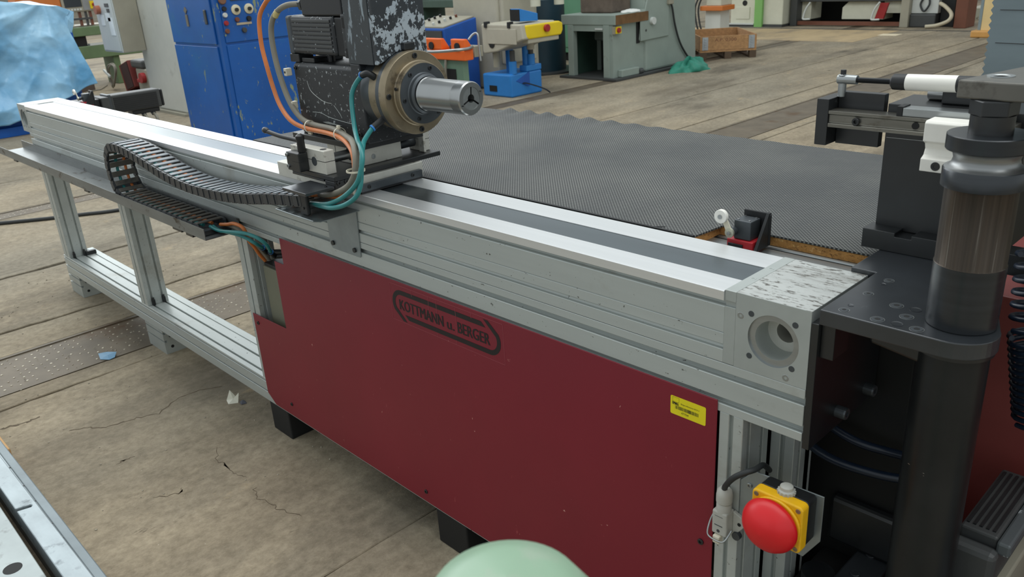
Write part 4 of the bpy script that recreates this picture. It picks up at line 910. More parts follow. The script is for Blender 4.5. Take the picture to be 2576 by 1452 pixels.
C((-.102, -.012, .512), (-.102, -.003, .512), .008, 18).build('latch_pivot', GREYFL, pc)
B(-.136, -.120, -.0286, -.0281, .532, .5335).build('moulded_mark', GREYFL, pc); MB().lathe([(.0032, 0), (.0032, .0005), (.0024, .0005)], (-.128, -.028, .521), (0, -1, 0), 16).build('moulded_mark', GREYFL, pc)
B(-.136, -.120, -.0285, -.028, .552, .5525).build('moulded_mark', GREYFL, pc)
hose('plug_cable', [(-.126, -.015, .602), (-.121, -.022, .617), (-.101, -.032, .648), (-.084, -.028, .664), (-.073, -.01, .667), (-.074, .02, .66), (-.083, .06, .625)], .0052, BLKCABLE, 'black cable from the grey plug curving behind the emergency stop plate', 'cable')

# ------------------------------------------------------------------ foreground pieces
gd = thing('green_guard', (.235, -.815, 0), 'pale green rounded machine cap in the near foreground at the bottom', 'machine cap')
gp = Vector((.210, -.832, 1.143))
MB().lathe([(.058, -.35), (.063, -.12), (.066, -.062), (.061, -.03), (.048, -.011), (.029, -.003), (0, 0)], gp, ZU, 48).build('cap', MINTFG, gd, smooth=60)
C((gp.x, gp.y, 0), (gp.x, gp.y, gp.z-.34), .05, 24).build('stand', MINTFG, gd, smooth=40)
ba = thing('steel_bar', (-2.0, -.82, .0), 'grey slotted steel rail lying in the bottom left foreground', 'steel rail')
zb = .16
GREYBAR = mat('dull_cast_bar', (150, 160, 164), .45, .5, .16, 7, (1, 2, 1), [((96, 104, 108), 14, .58, .72, (1, 1, 1))])
P1 = [(-3.2, -.778), (-.8, -.765), (-.8, -.823), (-1.800, -.823), (-1.845, -.823), (-1.850, -.787), (-1.852, -.785), (-1.859, -.785), (-1.861, -.788), (-1.857, -.823), (-3.2, -.823)]
MB().prism([(-3.2, -.778), (-.8, -.765), (-.8, -.8225), (-1.845, -.8225), (-1.836, -.788), (-1.840, -.784), (-1.847, -.784), (-1.851, -.788), (-1.860, -.8225), (-3.2, -.8225)], 'z', .10, zb).build('bar_flange', GREYBAR, ba, bevel=.003)
B(-3.2, -.8, -.777, -.768, .10, zb-.006).build('bar_lip', GREYBAR, ba, bevel=.002); B(-3.2, -.8, -.767, -.742, .10, zb-.012).build('bar_step', mat('dark_cast_bar', (120, 130, 134), .5, .45, .16, 7), ba, bevel=.003)
B(-3.2, -.8, -.8225, -.81, .06, .0998).build('bar_web', DKGREY, ba)
MB().prism([(-3.2, -.843), (-.8, -.853), (-.8, -1.25), (-3.2, -1.25)], 'z', .06, zb+.004).build('bar_table', mat('bright_cast_plate', (150, 158, 158), .45, .45, .14, 6, (1, 1, 1), [((110, 114, 112), 18, .58, .75, (1, 1, 1))]), ba, bevel=.002)
for x in (-1.58, -1.2): C((x, -.90, zb+.0035), (x, -.90, zb+.0045), .022, 24).build('bar_hole', BLACKV, ba)
for x0 in (-2.12, -1.98, -1.87, -1.72, -1.63, -1.52, -1.45): B(x0, x0+.004, -.7772, -.7675, zb-.008, zb-.0045).build('bar_chip', DKGREY, ba)
B(-2.55, -2.355, -.80, -.722, 0, .0995).build('wood_block', WOOD, label='raw pine block under the steel rail at the left edge', cat='wood block', bevel=.006)
hose('floor_cable', [(-6.4, -.5, .012), (-6.05, -.1, .012), (-5.88, .12, .012), (-5.69, .40, .012), (-5.6, .56, .012), (-5.48, .8, .012), (-5.4, 1.4, .012), (-5.5, 2.2, .012)], .013, BLKCABLE, 'thick black cable lying on the floor behind the frame posts', 'cable')
def scrap(name, pts, h, m, label, cat):
    c = Vector((sum(p[0] for p in pts)/len(pts), sum(p[1] for p in pts)/len(pts), h)); mb = MB()
    v = [Vector(p) for p in pts]; n_ = len(v)
    mb.raw(v+[c]+[p+Vector((0, 0, -.0008)) for p in v]+[c+Vector((0, 0, -.0008))], [(i, (i+1) % n_, n_) for i in range(n_)] + [((i+1) % n_+n_+1, i+n_+1, 2*n_+1) for i in range(n_)] + [((i+1) % n_, i, i+n_+1, (i+1) % n_+n_+1) for i in range(n_)])
    return mb.build(name, m, label=label, cat=cat)
scrap('paper_scrap', [(-2.27, -.02, .002), (-2.235, -.03, .002), (-2.215, .0, .002), (-2.222, .012, .038), (-2.243, .008, .014), (-2.262, -.004, .042)], .012, mat('crumpled_film', (214, 212, 196), .5), 'crumpled whitish plastic scrap on the floor beside the red panel', 'scrap')
scrap('rag_scrap', [(-2.215, .005, .003), (-2.19, .0, .004), (-2.185, .02, .003), (-2.205, .025, .003)], .016, mat('grey_rag', (88, 90, 98), .8), 'small dark grey crumb on the floor beside the white scrap', 'scrap')
scrap('blue_scrap', [(-3.12, -.20, .003), (-3.05, -.215, .003), (-3.015, -.19, .003), (-3.02, -.165, .003), (-3.05, -.145, .012), (-3.10, -.17, .006)], .008, mat('blue_film', (92, 140, 172), .5), 'small blue plastic scrap on the studded floor plate', 'scrap')
rnd = random.Random(11)
peb = MB()
for i in range(260):
    x = rnd.uniform(-4.6, -1.6); y = rnd.uniform(-1.0, .6); s_ = rnd.uniform(.0015, .0045); n_ = 6
    peb.lathe([(s_, 0), (s_*.8, s_*.7), (0, s_)], (x, y, .0005), ZU, n_)
peb.build('floor_grit', mat('grit', (150, 142, 126), .9, 0, .4, 80), kind='stuff', label='loose grit and crumbs scattered over the concrete floor', cat='grit')
# ------------------------------------------------------------------ background: left side
tm = thing('wrapped_machine', (-10.5, 1.5, 0), 'blue machine wrapped in light blue plastic film at the far left', 'wrapped machine')
B(-11.1, -9.92, .55, 2.06, .0, .62).build('machine_base', BLUETM, tm, bevel=.02)
B(-11.0, -9.95, .7, 2.02, .62, 1.28).build('machine_body', BLUETM, tm, bevel=.02)
B(-9.87, -9.8, 2.0, 2.075, .70, 1.03).build('side_post', BLUED, tm, bevel=.006); B(-9.86, -9.80, .6, 2.05, 0, .10).build('skid', BLUETM, tm, bevel=.006)
# draped film: rows from the top ridge down to the hem, wrapping round the +x face
from mathutils import noise as mno
def film():
    nu_, nv_ = 110, 84; v = []; f = []
    hem = [(.40, .12), (1.0, .14), (1.19, .14), (1.40, .205), (1.79, .34), (2.10, .44), (2.20, .457)]
    top = [(.40, 1.42), (1.43, 1.39), (1.66, 1.350), (1.85, 1.312), (1.99, 1.30), (2.10, 1.24)]
    rgt = [(0, 2.09), (.13, 2.03), (.3, 2.04), (1, 2.17)]
    def ip(T, y):
        if y <= T[0][0]: return T[0][1]
        for (a, b), (c, d) in zip(T, T[1:]):
            if y <= c: return b+(d-b)*(y-a)/(c-a)
        return T[-1][1]
    tri = lambda t: abs((t/math.pi) % 2-1)*2-1
    def disp(y, z, w):
        # straight folds fanning down from the high corner of the machine, plus sharp crumples
        r = math.hypot(y-1.85, 1.36-z); th = math.atan2(y-1.85, 1.37-z)
        n0 = mno.noise(Vector((y*2.1, z*2.1, 3.0)))
        d = .085*min(r, .8)*tri(th*5.2+1.2*n0) + .030*min(r, .6)*tri(th*13+2.1*n0+1)
        d += .09*(1-2*abs(mno.noise(Vector((y*2.2+4, z*1.8, 1.3)))))*w + .020*(1-2*abs(mno.noise(Vector((y*4+z*2, z*3.4, 7.7))))) + .004*(1-2*abs(mno.noise(Vector((y*12, z*11+2, 2.2)))))
        return d
    for i in range(nu_+1):
        u = i/nu_
        for j in range(nv_+1):
            w = j/nv_; y = .40+u*(ip(rgt, w)-.40)
            z = ip(top, min(y, 2.1))*(1-w)+ip(hem, y)*w
            v.append((-9.79+.05*w+disp(y, z, w), y, z+.01*mno.noise(Vector((y*9, w*4, 0)))))
    k = nv_+1
    for i in range(nu_):
        for j in range(nv_): f.append((i*k+j, i*k+j+1, (i+1)*k+j+1, (i+1)*k+j))
    o = len(v)
    for i in range(nu_+1):
        p = v[i*k]; v.append((-11.15, p[1], 1.36+.03*mno.noise(Vector((p[1]*6, 0, 5)))))
    for i in range(nu_): f.append((i*k, (i+1)*k, o+i+1, o+i))
    o2 = len(v)
    for j in range(nv_+1):
        p = v[nu_*k+j]; v.append((-10.35+.05*mno.noise(Vector((0, j*.2, 1))), p[1]+.03*mno.noise(Vector((3, j*.3, 1))), max(.5, p[2]+.05)))
    for j in range(nv_): f.append((nu_*k+j, nu_*k+j+1, o2+j+1, o2+j))
    return MB().raw(v, f)
fo = film().build('plastic_film', PLASTIC, tm, smooth=45, label='crumpled light blue plastic film')
fl_ = MB().raw([(-9.80, 2.02, 1.285), (-9.79, 2.135, 1.228), (-9.78, 2.10, 1.10), (-9.80, 2.065, 1.01), (-9.80, 2.02, 1.03), (-9.77, 2.05, 1.15)], [(0, 5, 1), (1, 5, 2), (2, 5, 3), (3, 5, 4), (4, 5, 0)]).build('film_flap', PLASTIC, tm)
sd_ = fl_.modifiers.new('thick', 'SOLIDIFY'); sd_.thickness = .003
sd = fo.modifiers.new('thick', 'SOLIDIFY'); sd.thickness = .003
# operator panel with orange housing
cpn = thing('operator_panel', (-13.5, 3.2, .92), 'orange and grey operator panel with a dark screen above the wrapped machine', 'control panel')
B(-13.9, -13.5, 2.55, 3.15, 1.10, 1.7).build('orange_housing', ORPAN, cpn, bevel=.02)
B(-13.6, -13.48, 3.15, 3.67, 1.12, 1.7).build('panel_body', BEIGEGR, cpn, bevel=.02)
B(-13.481, -13.472, 3.185, 3.43, 1.195, 1.7).build('screen', GLASSD, cpn); B(-13.481, -13.472, 3.445, 3.53, 1.14, 1.7).build('keypad', mat('grey_keypad', (130, 132, 132), .5), cpn)
B(-13.481, -13.468, 3.545, 3.635, 1.155, 1.265).build('stop_plate', YELM, cpn); C((-13.468, 3.597, 1.212), (-13.43, 3.597, 1.212), .025, 20).build('stop_button', REDM, cpn)
for k in range(5): B(-13.481, -13.474, 3.22+k*.042, 3.245+k*.042, 1.145, 1.17).build('soft_key', LGREY, cpn)
for y in (3.385, 3.54): B(-13.56, -13.52, y-.018, y+.018, .92, 1.12).build('panel_leg', BROWNP, cpn)
B(-13.56, -13.52, 3.46, 3.49, .92, 1.12).build('panel_leg', DKGREY, cpn); B(-13.54, -13.50, 3.27, 3.55, 1.005, 1.035).build('panel_bar', DKGREY, cpn)
gm = thing('green_machine', (-13.9, 3.6, 0), 'long green machine bed with two beams behind the junk on the floor', 'machine')
B(-13.95, -13.5, 1.9, 4.6, .767, .90).build('upper_beam', GREENB, gm, bevel=.01); B(-14.1, -13.5, 1.9, 4.6, .43, .62).build('lower_beam', GREENB, gm, bevel=.01); B(-14.2, -13.6, 1.9, 4.6, .90, .92).build('ledge', BEIGEGR, gm)
for y in (2.2, 3.78, 4.5): B(-14.0, -13.55, y-.05, y+.05, 0, .43).build('machine_foot', GREENB, gm, bevel=.01)
for y in (2.8, 3.3): B(-13.9, -13.55, y-.12, y+.1, .62, .767).build('machine_slide', BLACKV, gm)
B(-13.60, -13.50, 3.42, 3.75, .6205, .65).build('white_batten', LGREY, label='white batten lying on the lower green beam', cat='batten'); B(-13.7, -13.5, 3.15, 3.26, .9205, .945).build('white_batten', OFFWH, label='whitish strip lying on the upper green beam', cat='batten')
B(-15.5, -11.5, 5.2, 5.25, 0, 1.4).build('tan_board', SALMON, label='pale tan board wall far behind the green machine bed', cat='board')
B(-14.9, -13.05, 2.85, 3.2, .0, .25).build('wood_crate', mat('dark_crate', (86, 74, 66), .8), label='dark brown crate under the white planks', cat='crate', bevel=.01)
B(-14.35, -13.45, 2.9, 3.15, .2505, .32).build('white_batten', OFFWH, label='white plank pile end beside the wrapped machine', cat='batten', bevel=.01)
B(-12.35, -11.75, 3.95, 4.3, 0, .5).build('pale_box', OFFWH, label='pale box with a white lid behind the red box', cat='box', bevel=.01)
# junk heap
rb_ = thing('red_box', (-12.15, 3.5, 0), 'dark red steel box standing open beside the cable coil', 'box')
MB().box(-12.36, -11.98, 3.40, 3.62, 0, .38).rot('Y', math.radians(-14), (-12.15, 3.5, 0)).move((0, 0, .05)).build('box_side', mat('dark_red_box', (112, 44, 38), .6), rb_, bevel=.008)
MB().box(-12.28, -12.0, 3.388, 3.3995, .015, .365).rot('Y', math.radians(-14), (-12.15, 3.5, 0)).move((0, 0, .05)).build('box_opening', mat('box_inside', (54, 28, 26), .7), rb_)
tl = thing('drill_tool', (-11.7, 3.55, 0), 'grey machine tool head with red knob leaning beside the red box', 'tool')
B(-11.88, -11.45, 3.42, 3.62, 0, .36).build('tool_body', BEIGEGR, tl, bevel=.02); B(-11.98, -11.55, 3.40, 3.64, .36, .475).build('tool_head', DKGREY, tl, bevel=.03); C((-11.60, 3.42, .24), (-11.60, 3.36, .24), .07, 16).build('tool_knob', REDM, tl); B(-11.78, -11.58, 3.37, 3.415, .17, .22).build('tool_handle', REDM, tl, bevel=.01)
cc = thing('cable_coil', (-12.75, 3.35, 0), 'hanging coil of grey cable with a white tie beside the red box', 'cable coil')
rnd = random.Random(2)
for k in range(8):
    R_ = .155+.02*rnd.random(); cxx = -12.62-.025*k; cz_ = .21+.01*rnd.random(); tl_ = rnd.uniform(.4, 1.0)
    pts = [(cxx+.12*math.cos(a)+tl_*.12*math.sin(a), 3.33+.012*k+.02*math.sin(2*a), cz_+R_*math.sin(a)) for a in [2*math.pi*i/20 for i in range(21)]]
    MB().tube(pts, .009, 6, 2).build('cable_loop', GREYC, cc, smooth=60)
MB().tube([(-12.8, 3.3, .08), (-12.95, 3.25, .02), (-13.0, 3.2, .012), (-12.9, 3.0, .012)], .009, 6).build('cable_tail', GREYC, cc)
B(-12.84, -12.62, 3.295, 3.32, .24, .27).rot('Y', .4, (-12.72, 3.3, .25)).build('coil_tie', LGREY, cc)
for k, (y, z) in enumerate(((2.75, .05), (2.62, .05))):
    C((-14.2, y-.1, z), (-10.6, y, z), .05, 14).build('steel_tube', mat('dull_tube', (132, 130, 124), .45, .5), label='%s grey steel tube on the floor below the junk' % ('rear' if k == 0 else 'front'), cat='tube', smooth=40)
B(-11.3, -10.6, 2.2, 2.5, .0, .10).build('cardboard_box', mat('pale_card', (196, 188, 164), .8), label='flat pale cardboard box on the floor behind the servo motor', cat='box', bevel=.01)
# cream column with hanging control box
cr = thing('cream_column', (-9.6, 3.2, 0), 'tall cream grey machine column standing left of the blue cabinet', 'machine column')
B(-10.12, -9.14, 2.9, 3.7, 0.03, 2.4).build('column_body', CREAM, cr, bevel=.02); B(-10.2, -9.1, 2.85, 3.75, 0, .03).build('column_base', BEIGEGR, cr)
cb = thing('control_box', (-10.1, 2.75, .72), 'light grey control box with red switch hanging beside the cream column', 'control box')
MB().prism([(-10.54, .72), (-9.95, .72), (-9.95, 2.0), (-10.54, 2.0)], 'y', 2.62, 2.899).build('box_body', LGREY, cb, bevel=.012)
B(-9.9499, -9.93, 2.63, 2.89, .73, 2.0).build('box_side', BEIGEGR, cb); B(-10.52, -9.97, 2.612, 2.62, .74, 1.98).build('box_door', LGREY, cb, bevel=.004)
C((-10.38, 2.612, 1.21), (-10.38, 2.56, 1.21), .05, 18).build('rotary_switch', mat('switch_brown', (160, 92, 66), .5), cb)
for x0, x1, z0, z1 in ((-10.40, -10.28, 1.03, 1.15), (-10.22, -10.08, 1.08, 1.17), (-10.16, -10.02, .92, 1.12)): B(x0, x1, 2.608, 2.6118, z0, z1).build('paper_label', mat('white_paper', (226, 230, 230), .7), cb)
B(-10.18, -10.06, 2.606, 2.6118, 1.24, 1.28).build('label_print', DKGREY, cb); B(-10.14, -10.06, 2.606, 2.6118, 1.18, 1.22).build('label_print', DKGREY, cb)
# blue cabinet
bc_ = thing('blue_cabinet', (-6.9, 2.5, 0), 'tall chipped blue control cabinet with dials behind the rail', 'cabinet')
B(-7.40, -6.45, 2.2, 3.1, 0, 2.1).build('cabinet_body', BLUECAB, bc_, bevel=.01)
dr = B(-7.39, -6.52, 2.185, 2.2, .955, 2.08).build('upper_door', BLUECAB, bc_, bevel=.004); B(-7.39, -6.52, 2.185, 2.2, .05, .935).build('lower_door', BLUECAB, bc_, bevel=.004)
B(-6.449, -6.437, 2.24, 3.08, .965, 2.08).build('control_panel', BLUECAB, bc_, bevel=.004); B(-6.449, -6.437, 2.24, 3.08, .05, .945).build('side_panel', BLUECAB, bc_, bevel=.004)
for x, z, h in ((-7.0, 1.235, .06), (-7.0, 1.15, .08)): MB().prism([(x-.03, z), (x, z+h/2), (x+.03, z), (x, z-h/2)] if h == .06 else [(x-.02, z-.05), (x+.02, z-.05), (x+.02, z+.05), (x-.02, z+.05)], 'y', 2.178, 2.185).build('type_plate', mat('plate_tan', (120, 112, 96), .5, .4), dr)
B(-6.64, -6.60, 2.172, 2.185, 1.12, 1.24).build('door_lock', DKGREY, dr, bevel=.006)
PXc = -6.437
def disc(y, z, r, m, nm, h=.02):
    return MB().lathe([(r, 0), (r, h*.7), (r*.85, h)], (PXc, y, z), (1, 0, 0), 26).build(nm, m, bc_, smooth=40)
for y in (2.375, 2.495):
    d_ = disc(y, 1.225, .042, mat('dial_cream', (206, 198, 170), .5), 'dial', .012); C((PXc+.012, y, 1.225), (PXc+.03, y, 1.225), .016, 14).build('dial_knob', BLKPL, d_)
disc(2.27, 1.24, .020, BLKPL, 'push_button'); disc(2.268, 1.19, .020, LGREY, 'push_button'); disc(2.266, 1.125, .020, REDM, 'push_button'); disc(2.263, 1.06, .020, BROWNP, 'push_button')
disc(2.265, 1.31, .034, mat('amber_lamp', (120, 84, 62), .3), 'lamp'); disc(2.37, 1.145, .02, BROWNP, 'push_button'); disc(2.48, 1.145, .022, BLKPL, 'push_button'); disc(2.42, 1.055, .022, DKGREY, 'key_switch')
B(PXc, PXc+.006, 2.36, 2.50, 1.10, 1.118).build('name_strip', mat('strip_metal', (190, 176, 150), .4, .5), bc_); B(PXc, PXc+.006, 2.34, 2.52, 1.30, 1.42).build('meter_window', GLASSD, bc_)
bn = thing('floor_bin', (-7.9, 2.6, 0), 'black open box on the floor between cream column and blue cabinet', 'box')
MB().box(-8.3, -7.6, 2.75, 3.2, 0, .02).build('bin_bottom', BLKPL, bn)
for a in ((-8.3, -7.6, 2.75, 2.77), (-8.3, -7.6, 3.18, 3.2), (-8.3, -8.28, 2.77, 3.18), (-7.62, -7.6, 2.77, 3.18)): B(*a, .02, .22).build('bin_wall', DGREEN, bn)
# beige machine seen between motor and blue cabinet
bm = thing('beige_machine', (-8.2, 5.2, 0), 'beige machine column visible behind the spindle motor', 'machine')
B(-9.4, -8.0, 4.9, 5.6, 0, .55).build('machine_base', BEIGEGR, bm, bevel=.03); B(-9.1, -8.2, 5.0, 5.5, .62, 1.7).build('machine_column', BEIGEGR, bm, bevel=.08); B(-9.4, -8.0, 4.9, 5.6, .55, .62).build('machine_ledge', DKGREY, bm)
# ------------------------------------------------------------------ background: presses
dk = thing('control_desk', (-7.3, 5.5, 0), 'blue control desk with a sloped grey switch panel behind the spindle', 'control desk')
MB().prism([(5.3, 0), (5.3, .775), (5.81, .86), (5.81, 0)], 'x', -7.95, -7.22).build('desk_body', BLUED, dk, bevel=.01)
sl = MB().prism([(5.31, .779), (5.80, .861), (5.80, .876), (5.31, .794)], 'x', -7.92, -7.25).build('switch_panel', BEIGEGR, dk)
B(-7.9, -7.26, 5.285, 5.299, .62, .75).build('desk_front', DKGREY, dk)
rnd = random.Random(4)
for i in range(10):
    u = (i % 5)/4; w = i//5; y = 5.38+u*.36; z = .80+u*.36*.167
    C((-7.8+.3*w, y, z), (-7.8+.3*w, y-.01, z+.035), .016, 10).build('desk_knob', random.Random(i).choice((BLKPL, BLKPL, LGREY, BROWNP)), sl)
oc_ = thing('two_hand_console', (-6.6, 4.8, 0), 'orange two-hand control console with tubular guard on a green stand', 'console')
B(-6.95, -6.26, 4.75, 4.88, .515, .62).build('console_base', ORPL, oc_, bevel=.01)
for a, b in ((-6.95, -6.63), (-6.47, -6.25)):
    q = MB().prism([(4.75, .62), (4.75, .735), (4.80, .735), (4.88, .62)], 'x', a, b).build('console_hood', ORPL, oc_, bevel=.01); C(((a+b)/2, 4.749, .66), ((a+b)/2, 4.735, .66), .04, 18).build('palm_button', BLKPL, q)
for x in (-6.58, -6.52): C((x, 4.85, .62), (x, 4.85, .66), .022, 12).build('console_knob', DKGREY, oc_)
MB().tube([(-6.95, 4.9, .62), (-6.94, 4.65, .61), (-6.6, 4.62, .615), (-6.25, 4.64, .64), (-6.2, 4.75, .645), (-6.25, 4.86, .65)], .016, 10).build('guard_tube', STEEL_BR, oc_, smooth=60)
MB().tube([(-6.30, 4.86, .72), (-6.27, 4.9, .77), (-6.22, 4.92, .77), (-6.21, 4.92, .62), (-6.20, 4.92, .50)], .012, 8, 4).build('lever_tube', STEEL_BR, oc_, smooth=60)
B(-6.80, -6.33, 4.78, 4.86, .0, .515).build('console_stand', GREENM, oc_, bevel=.01); B(-6.72, -6.45, 4.772, 4.779, .05, .42).build('stand_opening', BLACKV, oc_)
MB().tube([(-6.585, 4.76, .515), (-6.59, 4.745, .35), (-6.58, 4.74, .014)], .014, 8).build('console_cable', GREYC, oc_); B(-6.50, -6.265, 4.90, 5.02, .535, .648).build('console_arm', BEIGEGR, oc_, bevel=.005)
# C-frame press with blue foot
pr = thing('eccentric_press', (-6.8, 5.8, 0), 'warm grey press with bright blue foot and yellow control bar', 'press')
ft = MB().prism([(-6.88, 0), (-6.40, 0), (-6.40, .262), (-6.88, .256)], 'y', 5.54, 6.05).build('press_foot', BLUEM, pr, bevel=.02)
B(-6.765, -6.64, 5.535, 5.541, .058, .125).build('foot_pocket', BLACKV, ft)
MB().prism([(-6.52, .262), (-6.40, .262), (-6.40, .33), (-6.52, .33)], 'y', 5.80, 6.05).build('foot_step', BLUEM, pr, bevel=.01)
MB().prism([(5.62, .18), (5.84, .262), (5.84, .10), (5.80, .10)], 'x', -6.402, -6.396).build('foot_recess', BLUED, ft)
B(-7.75, -6.96, 5.9, 6.6, 0, 2.2).build('press_column', PRESSGR, pr, bevel=.03); B(-6.97, -6.90, 5.95, 6.5, .3, 2.2).build('column_edge', PRESSGR, pr, bevel=.02)
am = MB().prism([(-6.80, .815), (-6.16, .815), (-6.13, .655), (-6.55, .515), (-6.77, .485), (-6.80, .50)], 'y', 5.50, 6.05).build('press_arm', PRESSGR, pr, bevel=.015)
B(-6.70, -6.23, 5.492, 5.5, .60, .765).build('arm_panel', PRESSGR, am, bevel=.004)
MB().lathe([(.045, 0), (.045, .006), (0, .006)], (-6.636, 5.50, .598), (0, -1, 0), 24).build('arm_hole', BLACKV, am)
for z in (.775, .70, .635, .57): C((-6.80, 5.56, z), (-6.83, 5.56, z), .016, 12).build('arm_stud', PRESSGR, am, smooth=40)
for x in (-6.72, -6.34): B(x-.02, x+.02, 5.485, 5.55, .775, .84).build('arm_clip', BLKPL, am, bevel=.004)
yb_ = MB().prism([(5.56, .80), (5.56, .665), (5.60, .65), (6.12, .65), (6.15, .70), (6.15, .78), (6.10, .80)], 'x', -6.26, -6.13).build('control_bar', YELM, pr, bevel=.015)
C((-6.13, 5.87, .745), (-6.10, 5.87, .745), .04, 20).build('stop_button', REDM, yb_)
B(-6.25, -6.15, 5.6, 6.1, .60, .65).build('arm_nose', PRESSGR, pr, bevel=.01)
MB().prism([(5.56, .84), (5.56, .975), (5.84, .905), (5.84, .825)], 'x', -6.37, -6.22).build('blue_hood', BLUEM, pr, bevel=.006); B(-6.372, -6.36, 5.555, 5.56, .845, .97).build('hood_opening', BLACKV, pr); B(-6.365, -6.225, 5.553, 5.5605, .845, .965).build('hood_mouth', BLACKV, pr)
for x, y, a, b in ((-6.44, 5.62, .26, .40), (-6.44, 5.92, .33, .45), (-6.62, 5.75, .26, .58), (-6.50, 5.9, .26, .58)):
    C((x, y, a), (x, y, b), .045, 18).build('guide_sleeve', BLUEM, pr, smooth=40)
for x, y, a, b, r_, m_ in ((-6.44, 5.62, .40, .52, .03, DKGREY), (-6.44, 5.92, .50, .60, .045, PRESSGR), (-6.44, 5.92, .45, .50, .03, DKGREY), (-6.68, 5.60, .33, .50, .045, BEIGEGR)):
    C((x, y, a), (x, y, b), r_, 18).build('guide_rod', m_, pr, smooth=40)
MB().tube([(-6.398, 5.72, .14), (-6.37, 5.76, .14), (-6.30, 5.88, .09), (-6.25, 5.95, .05), (-6.23, 6.0, .01)], .008, 6).build('press_cable', BLUEHOSE, pr)
for x, y in ((-7.0, 5.9), (-6.9, 6.2)): C((x+.4, y+.3, .95), (x+.4, y+.3, 2.0), .06, 16).build('rear_pipe', OFFWH, pr, smooth=40)
# cabinets in the middle background
mc = thing('mint_cabinet', (-7.9, 8.8, 0), 'mint green control cabinet between press and green work table', 'cabinet')
B(-8.6, -7.5, 8.4, 9.2, .12, 2.1).build('cabinet_body', MINT, mc, bevel=.01); B(-8.55, -7.55, 8.45, 9.15, 0, .12).build('cabinet_plinth', BLACKV, mc); B(-7.498, -7.49, 8.5, 9.1, .2, 2.0).build('cabinet_door', MINT, mc, bevel=.004); C((-7.49, 8.6, .93), (-7.46, 8.6, .93), .04, 16).build('door_switch', REDM, mc)
B(-8.58, -7.52, 8.39, 8.4, .2, 2.0).build('cabinet_door', MINT, mc, bevel=.004)
db = thing('dark_drum_stand', (-7.3, 7.2, 0), 'dark green machine base behind the blue footed press', 'machine base')
C((-7.7, 7.4, .0), (-7.7, 7.4, .025), .5, 32).build('drum_foot', DKGREY, db); C((-7.7, 7.4, .025), (-7.7, 7.4, .95), .34, 28).build('drum_body', mat('petrol_paint', (34, 62, 76), .5), db, smooth=40)
gb_ = thing('green_shelving', (-9.6, 8.4, 0), 'dark green machine frame with rusty beam far behind the worn column', 'machine')
for z in (.45, .8, 1.05): B(-11.2, -8.7, 8.0, 8.5, z, z+.12).build('frame_beam', RUSTY if z > .9 else DGREEN, gb_, bevel=.01)
for x in (-11.1, -8.8): B(x-.08, x+.08, 8.0, 8.5, 0, 1.5).build('frame_post', DGREEN, gb_)
for k, (x, y, w, m_) in enumerate(((-7.35, 8.2, .10, WOODX), (-7.22, 8.15, .05, WOOD), (-7.5, 6.75, .12, ORPAN))):
    B(x, x+w, y, y+.05, 0, 1.5).build('timber_board', m_, label=('brown timber board', 'narrow pine board', 'orange brown board behind the press')[k]+(' leaning behind the green work table' if k < 2 else ''), cat='board')
# green work table press
gt = thing('punch_press', (-6.4, 7.9, 0), 'grey green punching press with open box table and tall rounded column', 'press')
tt = B(-6.985, -6.10, 7.05, 7.72, .66, .78).build('table_top', GREYGR, gt, bevel=.008); B(-6.0999, -6.093, 7.06, 7.70, .665, .775).build('rusty_edge', RUSTY, tt)
for a in ((-6.88, -6.79, 7.05, 7.13), (-6.295, -6.20, 7.05, 7.13), (-6.88, -6.80, 7.6, 7.68)): B(*a, .03, .66).build('box_leg', GREYGR, gt, bevel=.004)
B(-6.88, -6.20, 7.06, 7.12, .585, .66).build('box_lintel', GREYGR, gt); B(-6.885, -6.86, 7.13, 7.68, .03, .66).build('box_wall', DGREEN, gt); B(-6.86, -6.22, 7.62, 7.66, .03, .66).build('box_back', BLACKV, gt)
B(-6.22, -6.15, 7.06, 7.68, .03, .66).build('box_wall', GREYGR, gt); B(-7.0, -6.05, 7.0, 8.8, .0, .03).build('base_sheet', DKGREY, gt, bevel=.004)
sb = B(-6.1495, -6.12, 7.05, 7.14, .555, .645).build('switch_plate', BEIGEGR, gt); B(-6.1195, -6.10, 7.08, 7.17, .56, .64).build('switch_yellow', YELM, sb); C((-6.10, 7.11, .60), (-6.08, 7.11, .60), .03, 14).build('switch_knob', REDM, sb)
B(-6.42, -6.30, 7.046, 7.05, .605, .625).build('white_tag', LGREY, gt)
MB().prism([(7.68, 0.03), (7.68, .40), (7.55, .42), (7.58, .66), (7.68, .80), (7.70, 2.2), (8.60, 2.2), (8.78, .8), (8.82, .03)], 'x', -7.0, -6.12).build('press_column', GREYGR, gt, bevel=.03)
MB().prism([(7.56, .42), (8.15, .43), (8.15, .95), (7.70, .95), (7.62, .72), (7.55, .66)], 'x', -6.1195, -6.10).build('side_door', GREYGR, gt, bevel=.01)
C((-6.10, 7.78, .65), (-6.06, 7.78, .65), .045, 18).build('door_knob', LGREY, gt, smooth=40); C((-6.1, 7.66, .545), (-6.095, 7.66, .545), .015, 10).build('door_screw', DKGREY, gt)
B(-6.148, -6.135, 7.52, 7.58, .40, .66).build('dark_gap', BLACKV, gt, bevel=.004)
MB().tube([(-6.10, 8.15, .86), (-6.09, 8.2, .78), (-6.09, 8.27, .55), (-6.09, 8.40, .30), (-6.09, 8.62, .08), (-6.05, 8.75, .015)], .013, 8).build('power_cable', BLKCABLE, gt, smooth=60)
B(-6.12, -6.06, 8.10, 8.20, .82, .95).build('cable_socket', BEIGEGR, gt, bevel=.01)
B(-6.15, -6.08, 7.15, 7.5, .03, .12).build('foot_bracket', GREYGR, gt, bevel=.01); C((-6.10, 7.5, .06), (-6.10, 7.58, .06), .035, 12).build('foot_roller', DKGREY, gt)
